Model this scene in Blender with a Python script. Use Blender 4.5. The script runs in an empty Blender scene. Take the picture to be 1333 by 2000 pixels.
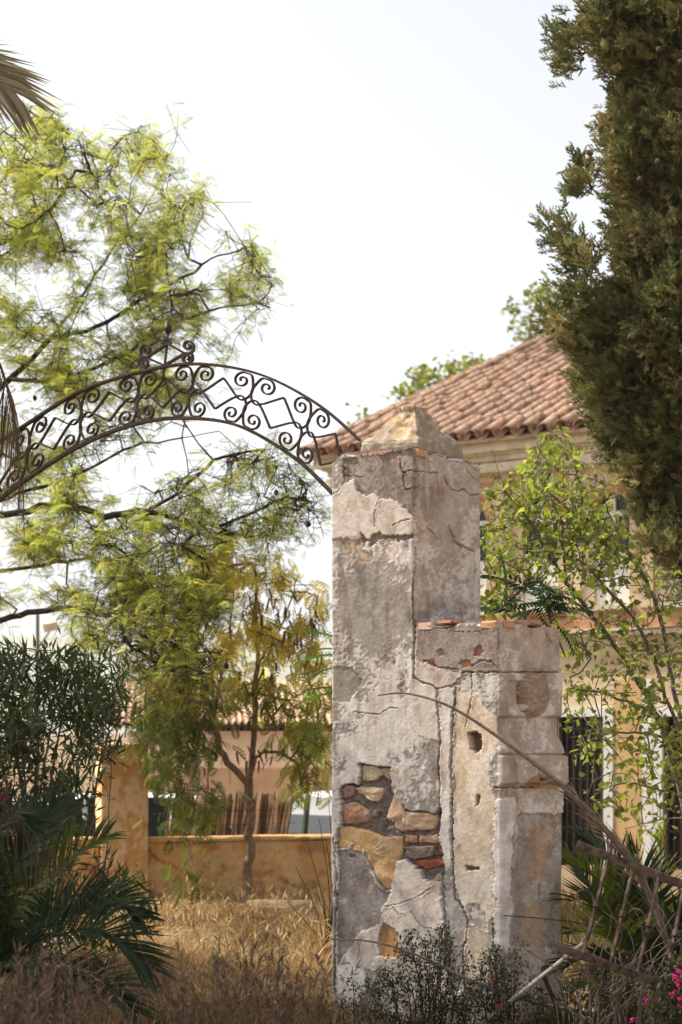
import bpy, bmesh, math, random
import numpy as np
from mathutils import Vector, Matrix
from mathutils.geometry import tessellate_polygon
random.seed(7); RNG = np.random.default_rng(11)
S = bpy.context.scene; COL = S.collection
R = math.radians

# ------------------------------------------------------------------ camera, sky, sun, exposure
F, CX, YH, HC = 3300.0, 666.5, 1420.0, 1.7      # focal length in photo pixels, horizon row, eye height
cam = bpy.data.cameras.new('camera'); co = bpy.data.objects.new('camera', cam); COL.objects.link(co)
co.location = (0, 0, HC); co.rotation_euler = (R(90), 0, 0)
cam.sensor_fit = 'VERTICAL'; cam.sensor_height = 36; cam.lens = F/2000*36
cam.shift_y = (YH-1000)/2000; cam.clip_start = .05; cam.clip_end = 6000
cam.dof.use_dof = True; cam.dof.focus_distance = 9.25; cam.dof.aperture_fstop = 2.6; cam.dof.aperture_blades = 8
S.camera = co
SUN_A, SUN_E = R(17), R(47)                      # sun: ahead-left of the camera
sdir = Vector((-math.cos(SUN_A)*math.cos(SUN_E), math.sin(SUN_A)*math.cos(SUN_E), math.sin(SUN_E)))
W = bpy.data.worlds.new('World'); S.world = W; W.use_nodes = True
nt = W.node_tree; sky = nt.nodes.new('ShaderNodeTexSky'); sky.sky_type = 'NISHITA'; sky.sun_disc = False
sky.sun_elevation = SUN_E; sky.sun_rotation = math.atan2(sdir.x, sdir.y)
sky.air_density = 1.0; sky.dust_density = 2.5; sky.ozone_density = .6; sky.altitude = 0
hs = nt.nodes.new('ShaderNodeHueSaturation'); hs.inputs['Saturation'].default_value = .17; hs.inputs['Value'].default_value = .84
nt.links.new(sky.outputs[0], hs.inputs['Color']); nt.links.new(hs.outputs[0], nt.nodes['Background'].inputs[0]); nt.nodes['Background'].inputs[1].default_value = .13
sl = bpy.data.lights.new('sun', 'SUN'); so = bpy.data.objects.new('sun', sl); COL.objects.link(so)
sl.energy = 2.9; sl.angle = R(.6); sl.color = (1, .94, .84)
so.rotation_euler = (-sdir).to_track_quat('-Z', 'Y').to_euler(); so.location = (-8, 8, 12)
S.view_settings.view_transform = 'Standard'; S.view_settings.look = 'None'; S.view_settings.gamma = 1
S.view_settings.exposure = 1.18
S.cycles.max_bounces = 7; S.cycles.diffuse_bounces = 3; S.cycles.transmission_bounces = 5; S.cycles.glossy_bounces = 2
S.cycles.use_denoising = True; S.cycles.sample_clamp_indirect = 6

# ------------------------------------------------------------------ helpers
def at(px, py, d): return Vector(((px-CX)/F*d, d, HC+(YH-py)/F*d))
def lin(r, g, b):
    f = lambda c: c/12.92 if c <= .04045 else ((c+.055)/1.055)**2.4
    return np.array([f(r/255), f(g/255), f(b/255)])
class Frame:
    """a vertical frame (X along, Y away) turned about z; X of a photo column on one of its planes"""
    def __init__(s, o, th):
        s.o = Vector(o); s.th = th; s.c = math.cos(th); s.s = math.sin(th)
    def X(s, px, Y=0):
        k = (px-CX)/F; bx = s.o.x+Y*s.s; by = s.o.y+Y*s.c
        return (k*by-bx)/(s.c+k*s.s)
    def Yat(s, px, X):
        k = (px-CX)/F; bx = s.o.x+X*s.c; by = s.o.y-X*s.s
        return (k*by-bx)/(s.s-k*s.c)
    def depth(s, X, Y): return s.o.y-X*s.s+Y*s.c
    def Z(s, py, X, Y=0): return HC+(YH-py)/F*s.depth(X, Y)-s.o.z
    def px(s, X, Y): return CX+F*(s.o.x+X*s.c+Y*s.s)/s.depth(X, Y)
    def py(s, X, Y, Z): return YH-F*(Z+s.o.z-HC)/s.depth(X, Y)
def tag(o, label, cat, group=None, kind=None):
    if label: o['label'] = label
    if cat: o['category'] = cat
    if group: o['group'] = group
    if kind: o['kind'] = kind
    return o
def thing(name, label, cat, loc=(0, 0, 0), rz=0, group=None):
    o = bpy.data.objects.new(name, None); COL.objects.link(o); o.empty_display_size = .2
    o.location = loc; o.rotation_euler = (0, 0, rz); return tag(o, label, cat, group)
def link(name, me, mat=None, parent=None):
    o = bpy.data.objects.new(name, me); COL.objects.link(o)
    if mat and not me.materials: me.materials.append(mat)
    if parent: o.parent = parent
    return o
def npmesh(name, V, faces, col=None, smooth=False):
    V = np.asarray(V, np.float32); me = bpy.data.meshes.new(name)
    if not isinstance(faces, list): faces = [faces]
    faces = [np.asarray(f, np.int32) for f in faces if len(f)]
    nl = sum(f.size for f in faces); nf = sum(len(f) for f in faces)
    me.vertices.add(len(V)); me.vertices.foreach_set('co', V.ravel())
    me.loops.add(nl); me.loops.foreach_set('vertex_index', np.concatenate([f.ravel() for f in faces]))
    me.polygons.add(nf)
    tot = np.concatenate([np.full(len(f), f.shape[1], np.int32) for f in faces])
    st = np.concatenate([[0], np.cumsum(tot)[:-1]]).astype(np.int32)
    me.polygons.foreach_set('loop_start', st); me.polygons.foreach_set('loop_total', tot)
    me.polygons.foreach_set('use_smooth', np.full(nf, smooth))
    if col is not None:
        a = me.color_attributes.new('Col', 'FLOAT_COLOR', 'POINT')
        c = np.ones((len(V), 4), np.float32); c[:, :3] = col; a.data.foreach_set('color', c.ravel())
    me.update(calc_edges=True); me.validate(); return me
def build(name, V, faces, mat, parent=None, col=None, smooth=False):
    return link(name, npmesh(name, V, faces, col, smooth), mat, parent)
class MB:
    """collects shapes for ONE mesh"""
    def __init__(s): s.V = []; s.Q = []; s.T = []; s.n = 0
    def add(s, V, q=None, t=None):
        V = np.asarray(V, float).reshape(-1, 3)
        if q is not None and len(q): s.Q.append(np.asarray(q, int)+s.n)
        if t is not None and len(t): s.T.append(np.asarray(t, int)+s.n)
        s.V.append(V); s.n += len(V); return s
    def box(s, x0, x1, y0, y1, z0, z1, M=None):
        V = np.array([(x, y, z) for z in (z0, z1) for y in (y0, y1) for x in (x0, x1)], float)
        if M is not None: V = np.array([M@Vector(p) for p in V])
        return s.add(V, [(0, 2, 3, 1), (4, 5, 7, 6), (0, 1, 5, 4), (2, 6, 7, 3), (0, 4, 6, 2), (1, 3, 7, 5)])
    def tube(s, P, r, n=6, cap=True):
        P = np.asarray(P, float); m = len(P); r = np.broadcast_to(np.asarray(r, float), (m,))
        T = np.gradient(P, axis=0); T /= np.linalg.norm(T, axis=1)[:, None]+1e-9
        a = np.array([0, 0, 1.]) if abs(T[0, 2]) < .9 else np.array([1., 0, 0])
        A = []
        for t in T:
            a = a-t*np.dot(a, t); a = a/(np.linalg.norm(a)+1e-9); A.append(a)
        A = np.array(A); B = np.cross(T, A)
        an = np.arange(n)/n*2*np.pi
        V = P[:, None]+r[:, None, None]*(np.cos(an)[None, :, None]*A[:, None]+np.sin(an)[None, :, None]*B[:, None])
        i = np.arange(m-1)[:, None]*n; j = np.arange(n)[None]; k = (j+1) % n
        q = np.stack([i+j, i+k, i+n+k, i+n+j], -1).reshape(-1, 4)
        t = []
        if cap:
            for c in range(1, n-1): t += [(0, c+1, c), ((m-1)*n, (m-1)*n+c, (m-1)*n+c+1)]
        return s.add(V.reshape(-1, 3), q, t)
    def segs(s, A, B, ra, rb, n=4):
        A = np.asarray(A, float); B = np.asarray(B, float); T = B-A; T /= np.linalg.norm(T, axis=1)[:, None]+1e-9
        up = np.where(np.abs(T[:, 2:3]) < .9, np.array([[0, 0, 1.]]), np.array([[1., 0, 0]]))
        U = np.cross(T, up); U /= np.linalg.norm(U, axis=1)[:, None]+1e-9; Wv = np.cross(T, U)
        an = np.arange(n)/n*2*np.pi
        ring = np.cos(an)[None, :, None]*U[:, None]+np.sin(an)[None, :, None]*Wv[:, None]
        V = np.concatenate([A[:, None]+ring*np.asarray(ra)[:, None, None], B[:, None]+ring*np.asarray(rb)[:, None, None]], 1)
        j = np.arange(n); k = (j+1) % n; base = np.arange(len(A))[:, None, None]*2*n
        q = np.stack([j, k, n+k, n+j], -1)[None]+base
        return s.add(V.reshape(-1, 3), q.reshape(-1, 4))
    def rect_sweep(s, P, w, d):
        """flat bar swept along a polyline of (x,z) lying in the local xz plane"""
        P = np.asarray(P, float); T = np.gradient(P, axis=0); T /= np.linalg.norm(T, axis=1)[:, None]+1e-9
        N = np.stack([-T[:, 1], T[:, 0]], 1); m = len(P); V = []
        for a, b in ((-1, -1), (1, -1), (1, 1), (-1, 1)):
            q = P+N*a*w/2; V.append(np.stack([q[:, 0], np.full(m, b*d/2), q[:, 1]], 1))
        V = np.stack(V, 1).reshape(-1, 3); i = np.arange(m-1)[:, None]*4; j = np.arange(4)[None]; k = (j+1) % 4
        q = np.stack([i+j, i+k, i+4+k, i+4+j], -1).reshape(-1, 4)
        return s.add(V, np.concatenate([q, [(0, 3, 2, 1), (4*m-4, 4*m-3, 4*m-2, 4*m-1)]]))
    def build(s, name, mat, parent=None, smooth=False, col=None):
        f = []
        if s.Q: f.append(np.concatenate(s.Q))
        if s.T: f.append(np.concatenate(s.T))
        return build(name, np.concatenate(s.V), f, mat, parent, col, smooth)
def crom(P, n=6):
    P = np.asarray(P, float); Q = np.vstack([2*P[0]-P[1], P, 2*P[-1]-P[-2]]); out = []
    for i in range(1, len(Q)-2):
        a, b, c, d = Q[i-1:i+3]
        for t in np.arange(n)/n:
            out.append(.5*((2*b)+(c-a)*t+(2*a-5*b+4*c-d)*t*t+(3*b-a-3*c+d)*t**3))
    out.append(P[-1]); return np.array(out)
def hsh(ix, iy, s):
    h = (ix.astype(np.int64)*374761393+iy.astype(np.int64)*668265263+s*982451653) & 0xffffffff
    h = ((h ^ (h >> 13))*1274126177) & 0xffffffff; return ((h ^ (h >> 16)) & 0xffff)/65535.
def vnoise(x, y, s=0):
    ix = np.floor(x); iy = np.floor(y); fx = x-ix; fy = y-iy; fx = fx*fx*(3-2*fx); fy = fy*fy*(3-2*fy)
    a = hsh(ix, iy, s); b = hsh(ix+1, iy, s); c = hsh(ix, iy+1, s); d = hsh(ix+1, iy+1, s)
    return (a*(1-fx)+b*fx)*(1-fy)+(c*(1-fx)+d*fx)*fy
def fbm(x, y, s=0, o=4):
    v = 0; a = .5; t = 0
    for i in range(o): v = v+a*vnoise(x, y, s+i*17); t += a; x = x*2.03+3.1; y = y*2.03+1.7; a *= .5
    return v/t
def sstep(a, b, x):
    t = np.clip((x-a)/(b-a), 0, 1); return t*t*(3-2*t)
def inpoly(x, y, P):
    P = np.asarray(P, float); r = np.zeros(x.shape, bool); j = len(P)-1
    for i in range(len(P)):
        xi, yi = P[i]; xj, yj = P[j]
        if yi != yj: r ^= ((yi > y) != (yj > y)) & (x < (xj-xi)*(y-yi)/(yj-yi)+xi)
        j = i
    return r
def dline(x, y, P):
    P = np.asarray(P, float); d = np.full(x.shape, 1e9)
    for (ax, ay), (bx, by) in zip(P[:-1], P[1:]):
        L = (bx-ax)**2+(by-ay)**2+1e-9; t = np.clip(((x-ax)*(bx-ax)+(y-ay)*(by-ay))/L, 0, 1)
        d = np.minimum(d, np.hypot(x-ax-t*(bx-ax), y-ay-t*(by-ay)))
    return d
def rand_in_poly(P, n):
    P = np.asarray(P, float); lo = P.min(0); hi = P.max(0); o = []
    while sum(len(q) for q in o) < n:
        q = RNG.uniform(lo, hi, (n*2, 2)); o.append(q[inpoly(q[:, 0], q[:, 1], P)])
    return np.concatenate(o)[:n]
def atv(px, py, d): return np.stack([(px-CX)/F*d, d, HC+(YH-py)/F*d], -1)
def rot_to(D, roll=None):
    """matrices whose columns are side, forward(D), normal"""
    D = D/(np.linalg.norm(D, axis=1)[:, None]+1e-9)
    Z = np.where(np.abs(D[:, 2:3]) < .95, np.array([[0, 0, 1.]]), np.array([[1., 0, 0]]))
    X = np.cross(D, Z); X /= np.linalg.norm(X, axis=1)[:, None]; N = np.cross(X, D)
    if roll is not None:
        c = np.cos(roll)[:, None]; s = np.sin(roll)[:, None]; X, N = X*c+N*s, N*c-X*s
    return np.stack([X, D, N], -1)
def scatter(T, faces, M, P, sc):
    """copies of template T at P with rotation M and scale sc"""
    n = len(P); V = np.einsum('nij,kj->nki', M, T)*np.asarray(sc).reshape(n, 1, 1)+P[:, None]
    fs = [(np.asarray(f)[None]+(np.arange(n)*len(T))[:, None, None]).reshape(-1, len(f[0])) for f in faces]
    return V.reshape(-1, 3), fs
def percol(base, n, k, dv=.25, hue=None):
    c = np.asarray(base)[None]*(1+RNG.normal(0, dv, (n, 1))).clip(.4, 1.7)
    if hue is not None: c = c+(np.asarray(hue)[None]-np.asarray(base)[None])*RNG.random((n, 1))**2
    return np.repeat(c, k, 0)

# ------------------------------------------------------------------ materials
def newmat(name):
    m = bpy.data.materials.new(name); m.use_nodes = True; t = m.node_tree; return m, t, t.nodes['Principled BSDF']
def solid(name, c, rough=.8, var=.25, scale=8, bump=.3, bscale=40, metal=0, c2=None, dist=.01):
    m, t, b = newmat(name); N = t.nodes; tc = N.new('ShaderNodeTexCoord')
    n1 = N.new('ShaderNodeTexNoise'); n1.inputs['Scale'].default_value = scale; n1.inputs['Detail'].default_value = 6
    n1.inputs['Roughness'].default_value = .65; t.links.new(tc.outputs['Object'], n1.inputs['Vector'])
    rp = N.new('ShaderNodeValToRGB'); c = np.asarray(c); c2 = c*(1+var) if c2 is None else np.asarray(c2)
    rp.color_ramp.elements[0].position = .35; rp.color_ramp.elements[1].position = .68
    rp.color_ramp.elements[0].color = (*(c*(1-var)), 1); rp.color_ramp.elements[1].color = (*c2, 1)
    t.links.new(n1.outputs['Fac'], rp.inputs[0]); t.links.new(rp.outputs[0], b.inputs['Base Color'])
    n2 = N.new('ShaderNodeTexNoise'); n2.inputs['Scale'].default_value = bscale; n2.inputs['Detail'].default_value = 5
    t.links.new(tc.outputs['Object'], n2.inputs['Vector'])
    bp = N.new('ShaderNodeBump'); bp.inputs['Strength'].default_value = bump; bp.inputs['Distance'].default_value = dist
    t.links.new(n2.outputs['Fac'], bp.inputs['Height']); t.links.new(bp.outputs[0], b.inputs['Normal'])
    b.inputs['Roughness'].default_value = rough; b.inputs['Metallic'].default_value = metal
    b.inputs['Specular IOR Level'].default_value = .3; return m
def vcol(name, rough=.9, bump=.35, bscale=160, dist=.006, speck=.25, sscale=220, spec=.2):
    """colour from the mesh's pigment attribute with fine grain and relief"""
    m, t, b = newmat(name); N = t.nodes; tc = N.new('ShaderNodeTexCoord')
    at_ = N.new('ShaderNodeAttribute'); at_.attribute_name = 'Col'
    n1 = N.new('ShaderNodeTexNoise'); n1.inputs['Scale'].default_value = sscale; n1.inputs['Detail'].default_value = 3
    t.links.new(tc.outputs['Object'], n1.inputs['Vector'])
    mr = N.new('ShaderNodeMapRange'); mr.inputs[1].default_value = .3; mr.inputs[2].default_value = .7
    mr.inputs[3].default_value = 1-speck; mr.inputs[4].default_value = 1+speck
    t.links.new(n1.outputs['Fac'], mr.inputs[0])
    mx = N.new('ShaderNodeVectorMath'); mx.operation = 'SCALE'
    t.links.new(at_.outputs['Color'], mx.inputs[0]); t.links.new(mr.outputs[0], mx.inputs['Scale'])
    t.links.new(mx.outputs[0], b.inputs['Base Color'])
    n2 = N.new('ShaderNodeTexNoise'); n2.inputs['Scale'].default_value = bscale; n2.inputs['Detail'].default_value = 4
    t.links.new(tc.outputs['Object'], n2.inputs['Vector'])
    bp = N.new('ShaderNodeBump'); bp.inputs['Strength'].default_value = bump; bp.inputs['Distance'].default_value = dist
    t.links.new(n2.outputs['Fac'], bp.inputs['Height']); t.links.new(bp.outputs[0], b.inputs['Normal'])
    b.inputs['Roughness'].default_value = rough; b.inputs['Specular IOR Level'].default_value = spec; return m
def leafmat(name, trans=.45, rough=.5, spec=.3, tint=(1.25, 1.3, .6)):
    m, t, b = newmat(name); N = t.nodes
    a = N.new('ShaderNodeAttribute'); a.attribute_name = 'Col'
    t.links.new(a.outputs['Color'], b.inputs['Base Color']); b.inputs['Roughness'].default_value = rough
    b.inputs['Specular IOR Level'].default_value = spec
    mu = N.new('ShaderNodeVectorMath'); mu.operation = 'MULTIPLY'; mu.inputs[1].default_value = tint
    t.links.new(a.outputs['Color'], mu.inputs[0])
    tr = N.new('ShaderNodeBsdfTranslucent'); t.links.new(mu.outputs[0], tr.inputs['Color'])
    mx = N.new('ShaderNodeMixShader'); mx.inputs[0].default_value = trans
    t.links.new(b.outputs[0], mx.inputs[1]); t.links.new(tr.outputs[0], mx.inputs[2])
    t.links.new(mx.outputs[0], N['Material Output'].inputs['Surface']); return m
M_plaster = vcol('weathered_plaster', .95, .5, 140, .004, .22, 260)
M_stone = vcol('rubble_stone', .95, .6, 90, .006, .2, 120)
M_iron = solid('old_iron', (.035, .026, .022), .55, .5, 30, .4, 120, 0, (.10, .055, .035), .002)
M_rust = solid('rusty_iron', (.045, .026, .020), .9, .5, 22, .8, 90, 0, (.15, .098, .075), .004)
M_leaf = leafmat('leaf', .5, .5, .3, (1.5, 1.5, .6)); M_needle = leafmat('cypress_leaf', .25, .6, .2, (1.1, 1.1, .7)); M_dry = leafmat('dry_blade', .3, .7, .2, (1.1, 1, .8))
M_gloss = leafmat('glossy_leaf', .25, .5, .22)
M_thin = leafmat('thin_leaf', .62, .5, .25, (2.0, 1.85, 1.0))
M_bark = solid('dark_bark', (.035, .027, .022), .9, .4, 20, .8, 60, 0, (.07, .052, .04))
M_bark2 = solid('pale_bark', (.22, .14, .095), .9, .35, 20, .6, 60, 0, (.34, .23, .16))
M_bark3 = solid('grey_bark', (.12, .095, .075), .85, .3, 30, .5, 60, 0, (.22, .18, .14))
# ================================================================== THE GATE PILLAR
TH = R(33)
PF = Frame(((808-CX)/F*9.2, 9.2, 0), TH)
PXL = PF.X(648); PXW = PF.X(975); PB = PF.Yat(938, 0); PC = PF.Yat(1094, PXW)
PTOP = PF.Z(871, 0, 0); PZW = PF.Z(1214, PXW, 0)
pillar = thing('gate_pillar', 'tall crumbling gate pillar of grey and white plaster with a stone cap and a lower stepped side', 'pillar', PF.o, -TH)
def zz(lst, s, x0, y0): return [(x0+a/s, y0+b/s) for a, b in lst]
z1 = lambda l: zz(l, 3.3325, 600, 760)
z2 = lambda l: zz(l, 2.424, 600, 1180)
z3 = lambda l: zz(l, 2.424, 600, 1560)
z8 = lambda l: zz(l, 5.127, 640, 1450)
C_cem, C_dark, C_white, C_pink = lin(160, 151, 143), lin(138, 124, 114), lin(222, 214, 206), lin(210, 198, 186)
C_pale, C_cream, C_ochre, C_brown = lin(201, 189, 179), lin(208, 188, 161), lin(196, 158, 112), lin(133, 116, 105)
C_brick, C_tan, C_mort = lin(170, 124, 100), lin(186, 156, 122), lin(128, 119, 112)
HOLE = z8([(110,440),(130,420),(310,400),(330,220),(420,210),(470,240),(530,255),(630,250),(640,380),(660,490),(700,520),(770,680),(850,680),(1060,720),(1100,660),(1135,640),(1135,780),(1135,940),(1150,1060),(1160,1200),(1170,1290),(1130,1410),(1040,1405),(960,1390),(940,1290),(880,1240),(800,1190),(690,1185),(680,1330),(640,1470),(560,1480),(510,1400),(460,1300),(390,1190),(340,1050),(250,1025),(110,1080),(90,1040),(90,880),(110,830),(145,780),(135,620),(140,560)])
L_ = [  # polygon, height in m, pigment, white-speckle mix
 (z1([(240,455),(300,440),(480,430),(600,400),(720,380),(720,760),(690,830),(660,800),(620,740),(560,720),(480,700),(430,695),(385,705),(345,655),(300,610),(280,590),(245,610)]), -.009, C_dark, .12),
 (z1([(165,700),(240,610),(290,585),(320,640),(385,705),(430,690),(470,705),(520,700),(560,715),(620,760),(680,820),(708,850),(705,935),(640,945),(560,960),(480,965),(440,925),(400,975),(340,965),(250,975),(160,985)]), .004, C_pink, 0),
 (z1([(330,965),(345,950),(400,975),(440,930),(475,925),(490,955),(600,960),(690,935),(690,965),(600,985),(470,975),(420,1020),(395,1030),(400,990),(365,1000)]), -.014, C_dark, 0),
 (z1([(215,985),(330,985),(345,1040),(420,1060),(410,1120),(350,1130),(300,1060),(240,1050)]), -.006, lin(170, 145, 122), .2),
 (z1([(440,985),(600,985),(610,1040),(590,1110),(520,1110),(440,1060)]), -.003, lin(186, 168, 152), .35),
 (z1([(720,960),(712,830),(745,780),(768,880),(850,970),(960,1020),(975,1060),(950,1095),(880,1050),(830,990),(715,1000)]), .004, lin(186, 168, 151), .1),
 (z1([(850,940),(910,890),(960,985),(965,1005),(900,1000)]), .003, lin(178, 162, 148), .1),
 (z2([(115,300),(215,300),(250,350),(240,420),(190,455),(115,455)]), -.005, lin(146, 136, 128), .05),
 (z2([(490,380),(505,345),(540,372),(580,380),(620,402),(618,480),(625,560),(632,650),(590,650),(530,620),(490,560),(480,470)]), .004, C_pale*.98, .05),
 (z2([(632,405),(705,400),(690,520),(690,600),(685,700),(680,780),(688,920),(688,1000),(680,1080),(690,1210),(640,1210),(635,1000),(632,950),(628,850),(622,740),(632,640),(625,560)]), .003, lin(212, 202, 193), .25),
 (z3([(640,0),(686,0),(690,200),(692,300),(660,340),(645,250),(632,150)]), .003, lin(214, 208, 204), .1),
 (z2([(790,420),(900,540),(900,700),(860,760),(880,900),(880,1200),(700,1200),(690,950),(700,700),(715,420)]), 0, C_cream, .3),
 (z3([(700,0),(880,0),(885,560),(850,640),(780,560),(742,520),(705,470),(695,250)]), .001, lin(209, 192, 168), .28),
 (z2([(515,90),(905,110),(905,320),(740,320),(700,310),(620,300),(560,265),(515,270)]), .002, lin(140, 126, 117), .06),
 (z2([(510,280),(620,300),(730,320),(735,350),(690,385),(620,402),(580,378),(515,350)]), .004, lin(186, 172, 158), .15),
 (z2([(545,268),(610,265),(625,300),(580,292)]), -.008, C_brick, 0),
 (z2([(725,270),(770,268),(778,300),(735,306)]), -.010, C_brick, 0),
 (z2([(790,210),(825,200),(835,220),(808,243),(785,240)]), -.008, C_brick*.8, 0),
 (z2([(620,220),(645,210),(655,240),(630,250)]), -.006, C_dark, 0),
 (z3([(885,0),(960,0),(965,60),(950,250),(945,560),(940,740),(900,700),(890,560)]), .008, lin(221, 214, 209), .06),
 (z3([(135,260),(240,220),(265,270),(290,330),(330,430),(390,440),(360,510),(350,600),(310,610),(250,640),(190,720),(150,790)]), -.006, lin(139, 131, 126), .10),
 (z3([(110,150),(150,250),(158,350),(140,450),(145,640),(135,650),(132,450),(110,400)]), .004, C_pale, .2),
 (z3([(430,300),(480,300),(545,335),(555,380),(580,400),(635,400),(645,520),(650,640),(655,750),(680,830),(680,1000),(450,1000),(400,870),(370,830),(320,790),(310,760),(345,740),(440,745),(430,680),(410,620),(370,590),(355,530),(380,480)]), .006, C_pale*1.0, .0),
 (z3([(370,590),(410,620),(435,670),(440,745),(380,755),(340,735),(330,660)]), -.010, lin(190, 146, 98), 0),
 (z3([(250,640),(300,610),(345,610),(330,660),(340,735),(310,760),(280,800),(240,795),(185,770),(200,710)]), .003, C_pale*.92, .05),
 (z3([(150,790),(230,790),(280,830),(290,890),(240,1000),(160,1090),(145,950)]), .002, lin(196, 190, 186), .5),
 (z3([(280,800),(350,820),(390,860),(390,1060),(250,1060),(290,890)]), -.005, C_cem*.95, .15),
 (z3([(640,400),(690,400),(740,520),(760,600),(750,690),(735,700),(740,900),(680,930),(680,830),(655,750),(650,600)]), -.004, lin(150, 141, 134), .15),
 (z3([(755,500),(800,490),(850,560),(860,640),(800,620),(760,590)]), -.005, lin(152, 139, 128), .3),
 (z3([(750,610),(860,650),(880,700),(880,900),(750,900)]), 0, lin(190, 172, 150), .15),
 (z3([(985,60),(1210,60),(1215,690),(1180,700),(960,700),(960,560),(980,300)]), -.010, lin(156, 143, 132), .12),
 (z3([(1060,110),(1140,120),(1130,300),(1100,400),(1060,380),(1050,250)]), -.010, lin(172, 144, 118), .1),
 (z3([(1030,490),(1080,490),(1120,560),(1140,600),(1110,680),(1095,750),(1060,700),(1010,620)]), -.008, lin(181, 156, 130), .05),
 ([(1040+27*math.cos(a), 1357+45*math.sin(a)) for a in np.linspace(0, 6.2, 16)], 0, lin(158, 134, 112), .1),
 (z2([(1010,830),(1060,810),(1110,830),(1180,860),(1180,870),(1015,870)]), -.012, lin(178, 146, 112), 0),
]
CR = [  # cracks: polyline, half width px, depth m
 (z1([(245,450),(240,530),(245,600)]), 1.3, .02), (z1([(250,570),(300,560),(350,570)]), .9, .01),
 (z1([(600,450),(610,510),(625,540),(680,530),(740,535),(800,545),(850,540)]), 1.0, .012),
 (z1([(735,530),(720,590),(735,635),(640,650),(620,600),(630,545)]), .9, .012),
 (z1([(800,640),(720,650),(640,650)]), .8, .01), (z1([(850,430),(930,470),(1050,480),(1110,540)]), .7, .008),
 (z1([(890,560),(930,650),(980,670),(1020,650),(1060,690),(1125,685)]), 1.0, .014),
 (z1([(470,715),(455,760),(440,820),(445,900)]), .8, .008), (z1([(570,880),(650,850),(705,845)]), .9, .01),
 (z1([(168,690),(215,660),(240,610)]), .9, .01),
 (z1([(705,1030),(700,1200),(690,1350),(695,1500),(698,1600)]), 1.2, .02),
 (z1([(770,890),(850,970),(880,1000)]), .8, .01), (z1([(920,890),(970,1000),(1030,1030),(1090,1058)]), 1.7, .03),
 (z1([(1088,1060),(1085,1120),(1090,1200)]), 1.0, .014), (z1([(1040,520),(1060,560),(1110,590)]), .7, .008),
 (z2([(508,80),(510,150),(505,230),(505,345)]), 1.5, .03),
 (z2([(505,345),(540,370),(580,378),(620,402),(618,480),(625,560),(632,640),(622,740),(628,850),(628,940),(632,965)]), 1.3, .025),
 (z2([(620,402),(690,385),(735,345),(740,320)]), .9, .012),
 (z2([(705,400),(700,460),(690,520),(690,600),(685,700),(680,780),(685,850),(690,920),(688,1000),(680,1080),(690,1210)]), 1.7, .035),
 (z3([(685,0),(688,100),(690,200),(692,300),(695,380),(700,470),(740,520)]), 1.8, .035),
 (z3([(740,520),(757,580),(755,670),(738,695),(742,800),(752,900)]), 1.1, .02),
 (z2([(780,330),(785,420),(765,520),(750,580)]), .9, .012), (z2([(780,300),(830,265),(880,275),(905,300)]), .8, .01),
 (z2([(740,321),(905,322),(1205,322)]), 1.2, .02), (z2([(560,265),(620,300),(720,310)]), .8, .01),
 (z2([(210,510),(280,515),(340,525),(390,490),(430,492)]), .8, .008),
 (z2([(940,720),(955,780),(955,860)]), 1.0, .012), (z2([(1010,350),(1000,430),(1010,500),(1060,530)]), 1.0, .012),
 (z3([(640,330),(650,520),(655,640),(655,760),(680,840),(690,940)]), 1.0, .015),
 (z3([(360,515),(450,495),(530,465),(600,415)]), .7, .008), (z3([(410,515),(440,550),(460,545)]), .6, .006),
 (z3([(490,530),(520,570),(550,610),(640,620)]), .7, .008), (z3([(470,730),(540,790),(600,800),(650,760)]), .6, .007),
 (z3([(240,670),(250,720),(240,760)]), .6, .006), (z3([(880,560),(885,650),(880,720)]), 1.2, .02),
 (z3([(128,190),(135,300),(140,470),(132,660),(130,880),(160,1066)]), 1.6, .03),
 (z2([(820,130),(700,130),(620,110),(560,130)]), .6, .006), (z2([(1120,100),(1130,140),(1160,180)]), .7, .008),
 (z3([(1210,690),(1180,700),(1200,560)]), .7, .008), (z2([(890,870),(1010,868),(1090,866)]), 1.3, .02),
 (z3([(960,130),(965,220),(950,300),(965,380)]), .9, .012),
]
PITS = [(z2([(760,610),(800,600),(825,620),(825,690),(795,710),(775,690),(768,640)]), .07), (z2([(1072,822),(1100,820),(1110,834),(1080,840)]), .05),
        (z3([(750,318),(815,318),(815,336),(755,338)]), .025), (z2([(800,900),(818,897),(815,940),(800,960)]), .012),
        (z3([(1088,405),(1097,402),(1095,470),(1088,468)]), .03), (z3([(200,262),(225,262),(225,282),(200,280)]), .012)]
def blob(x, y, cx, cy, rx, ry): return np.exp(-((x-cx)/rx)**2-((y-cy)/ry)**2)
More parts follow.
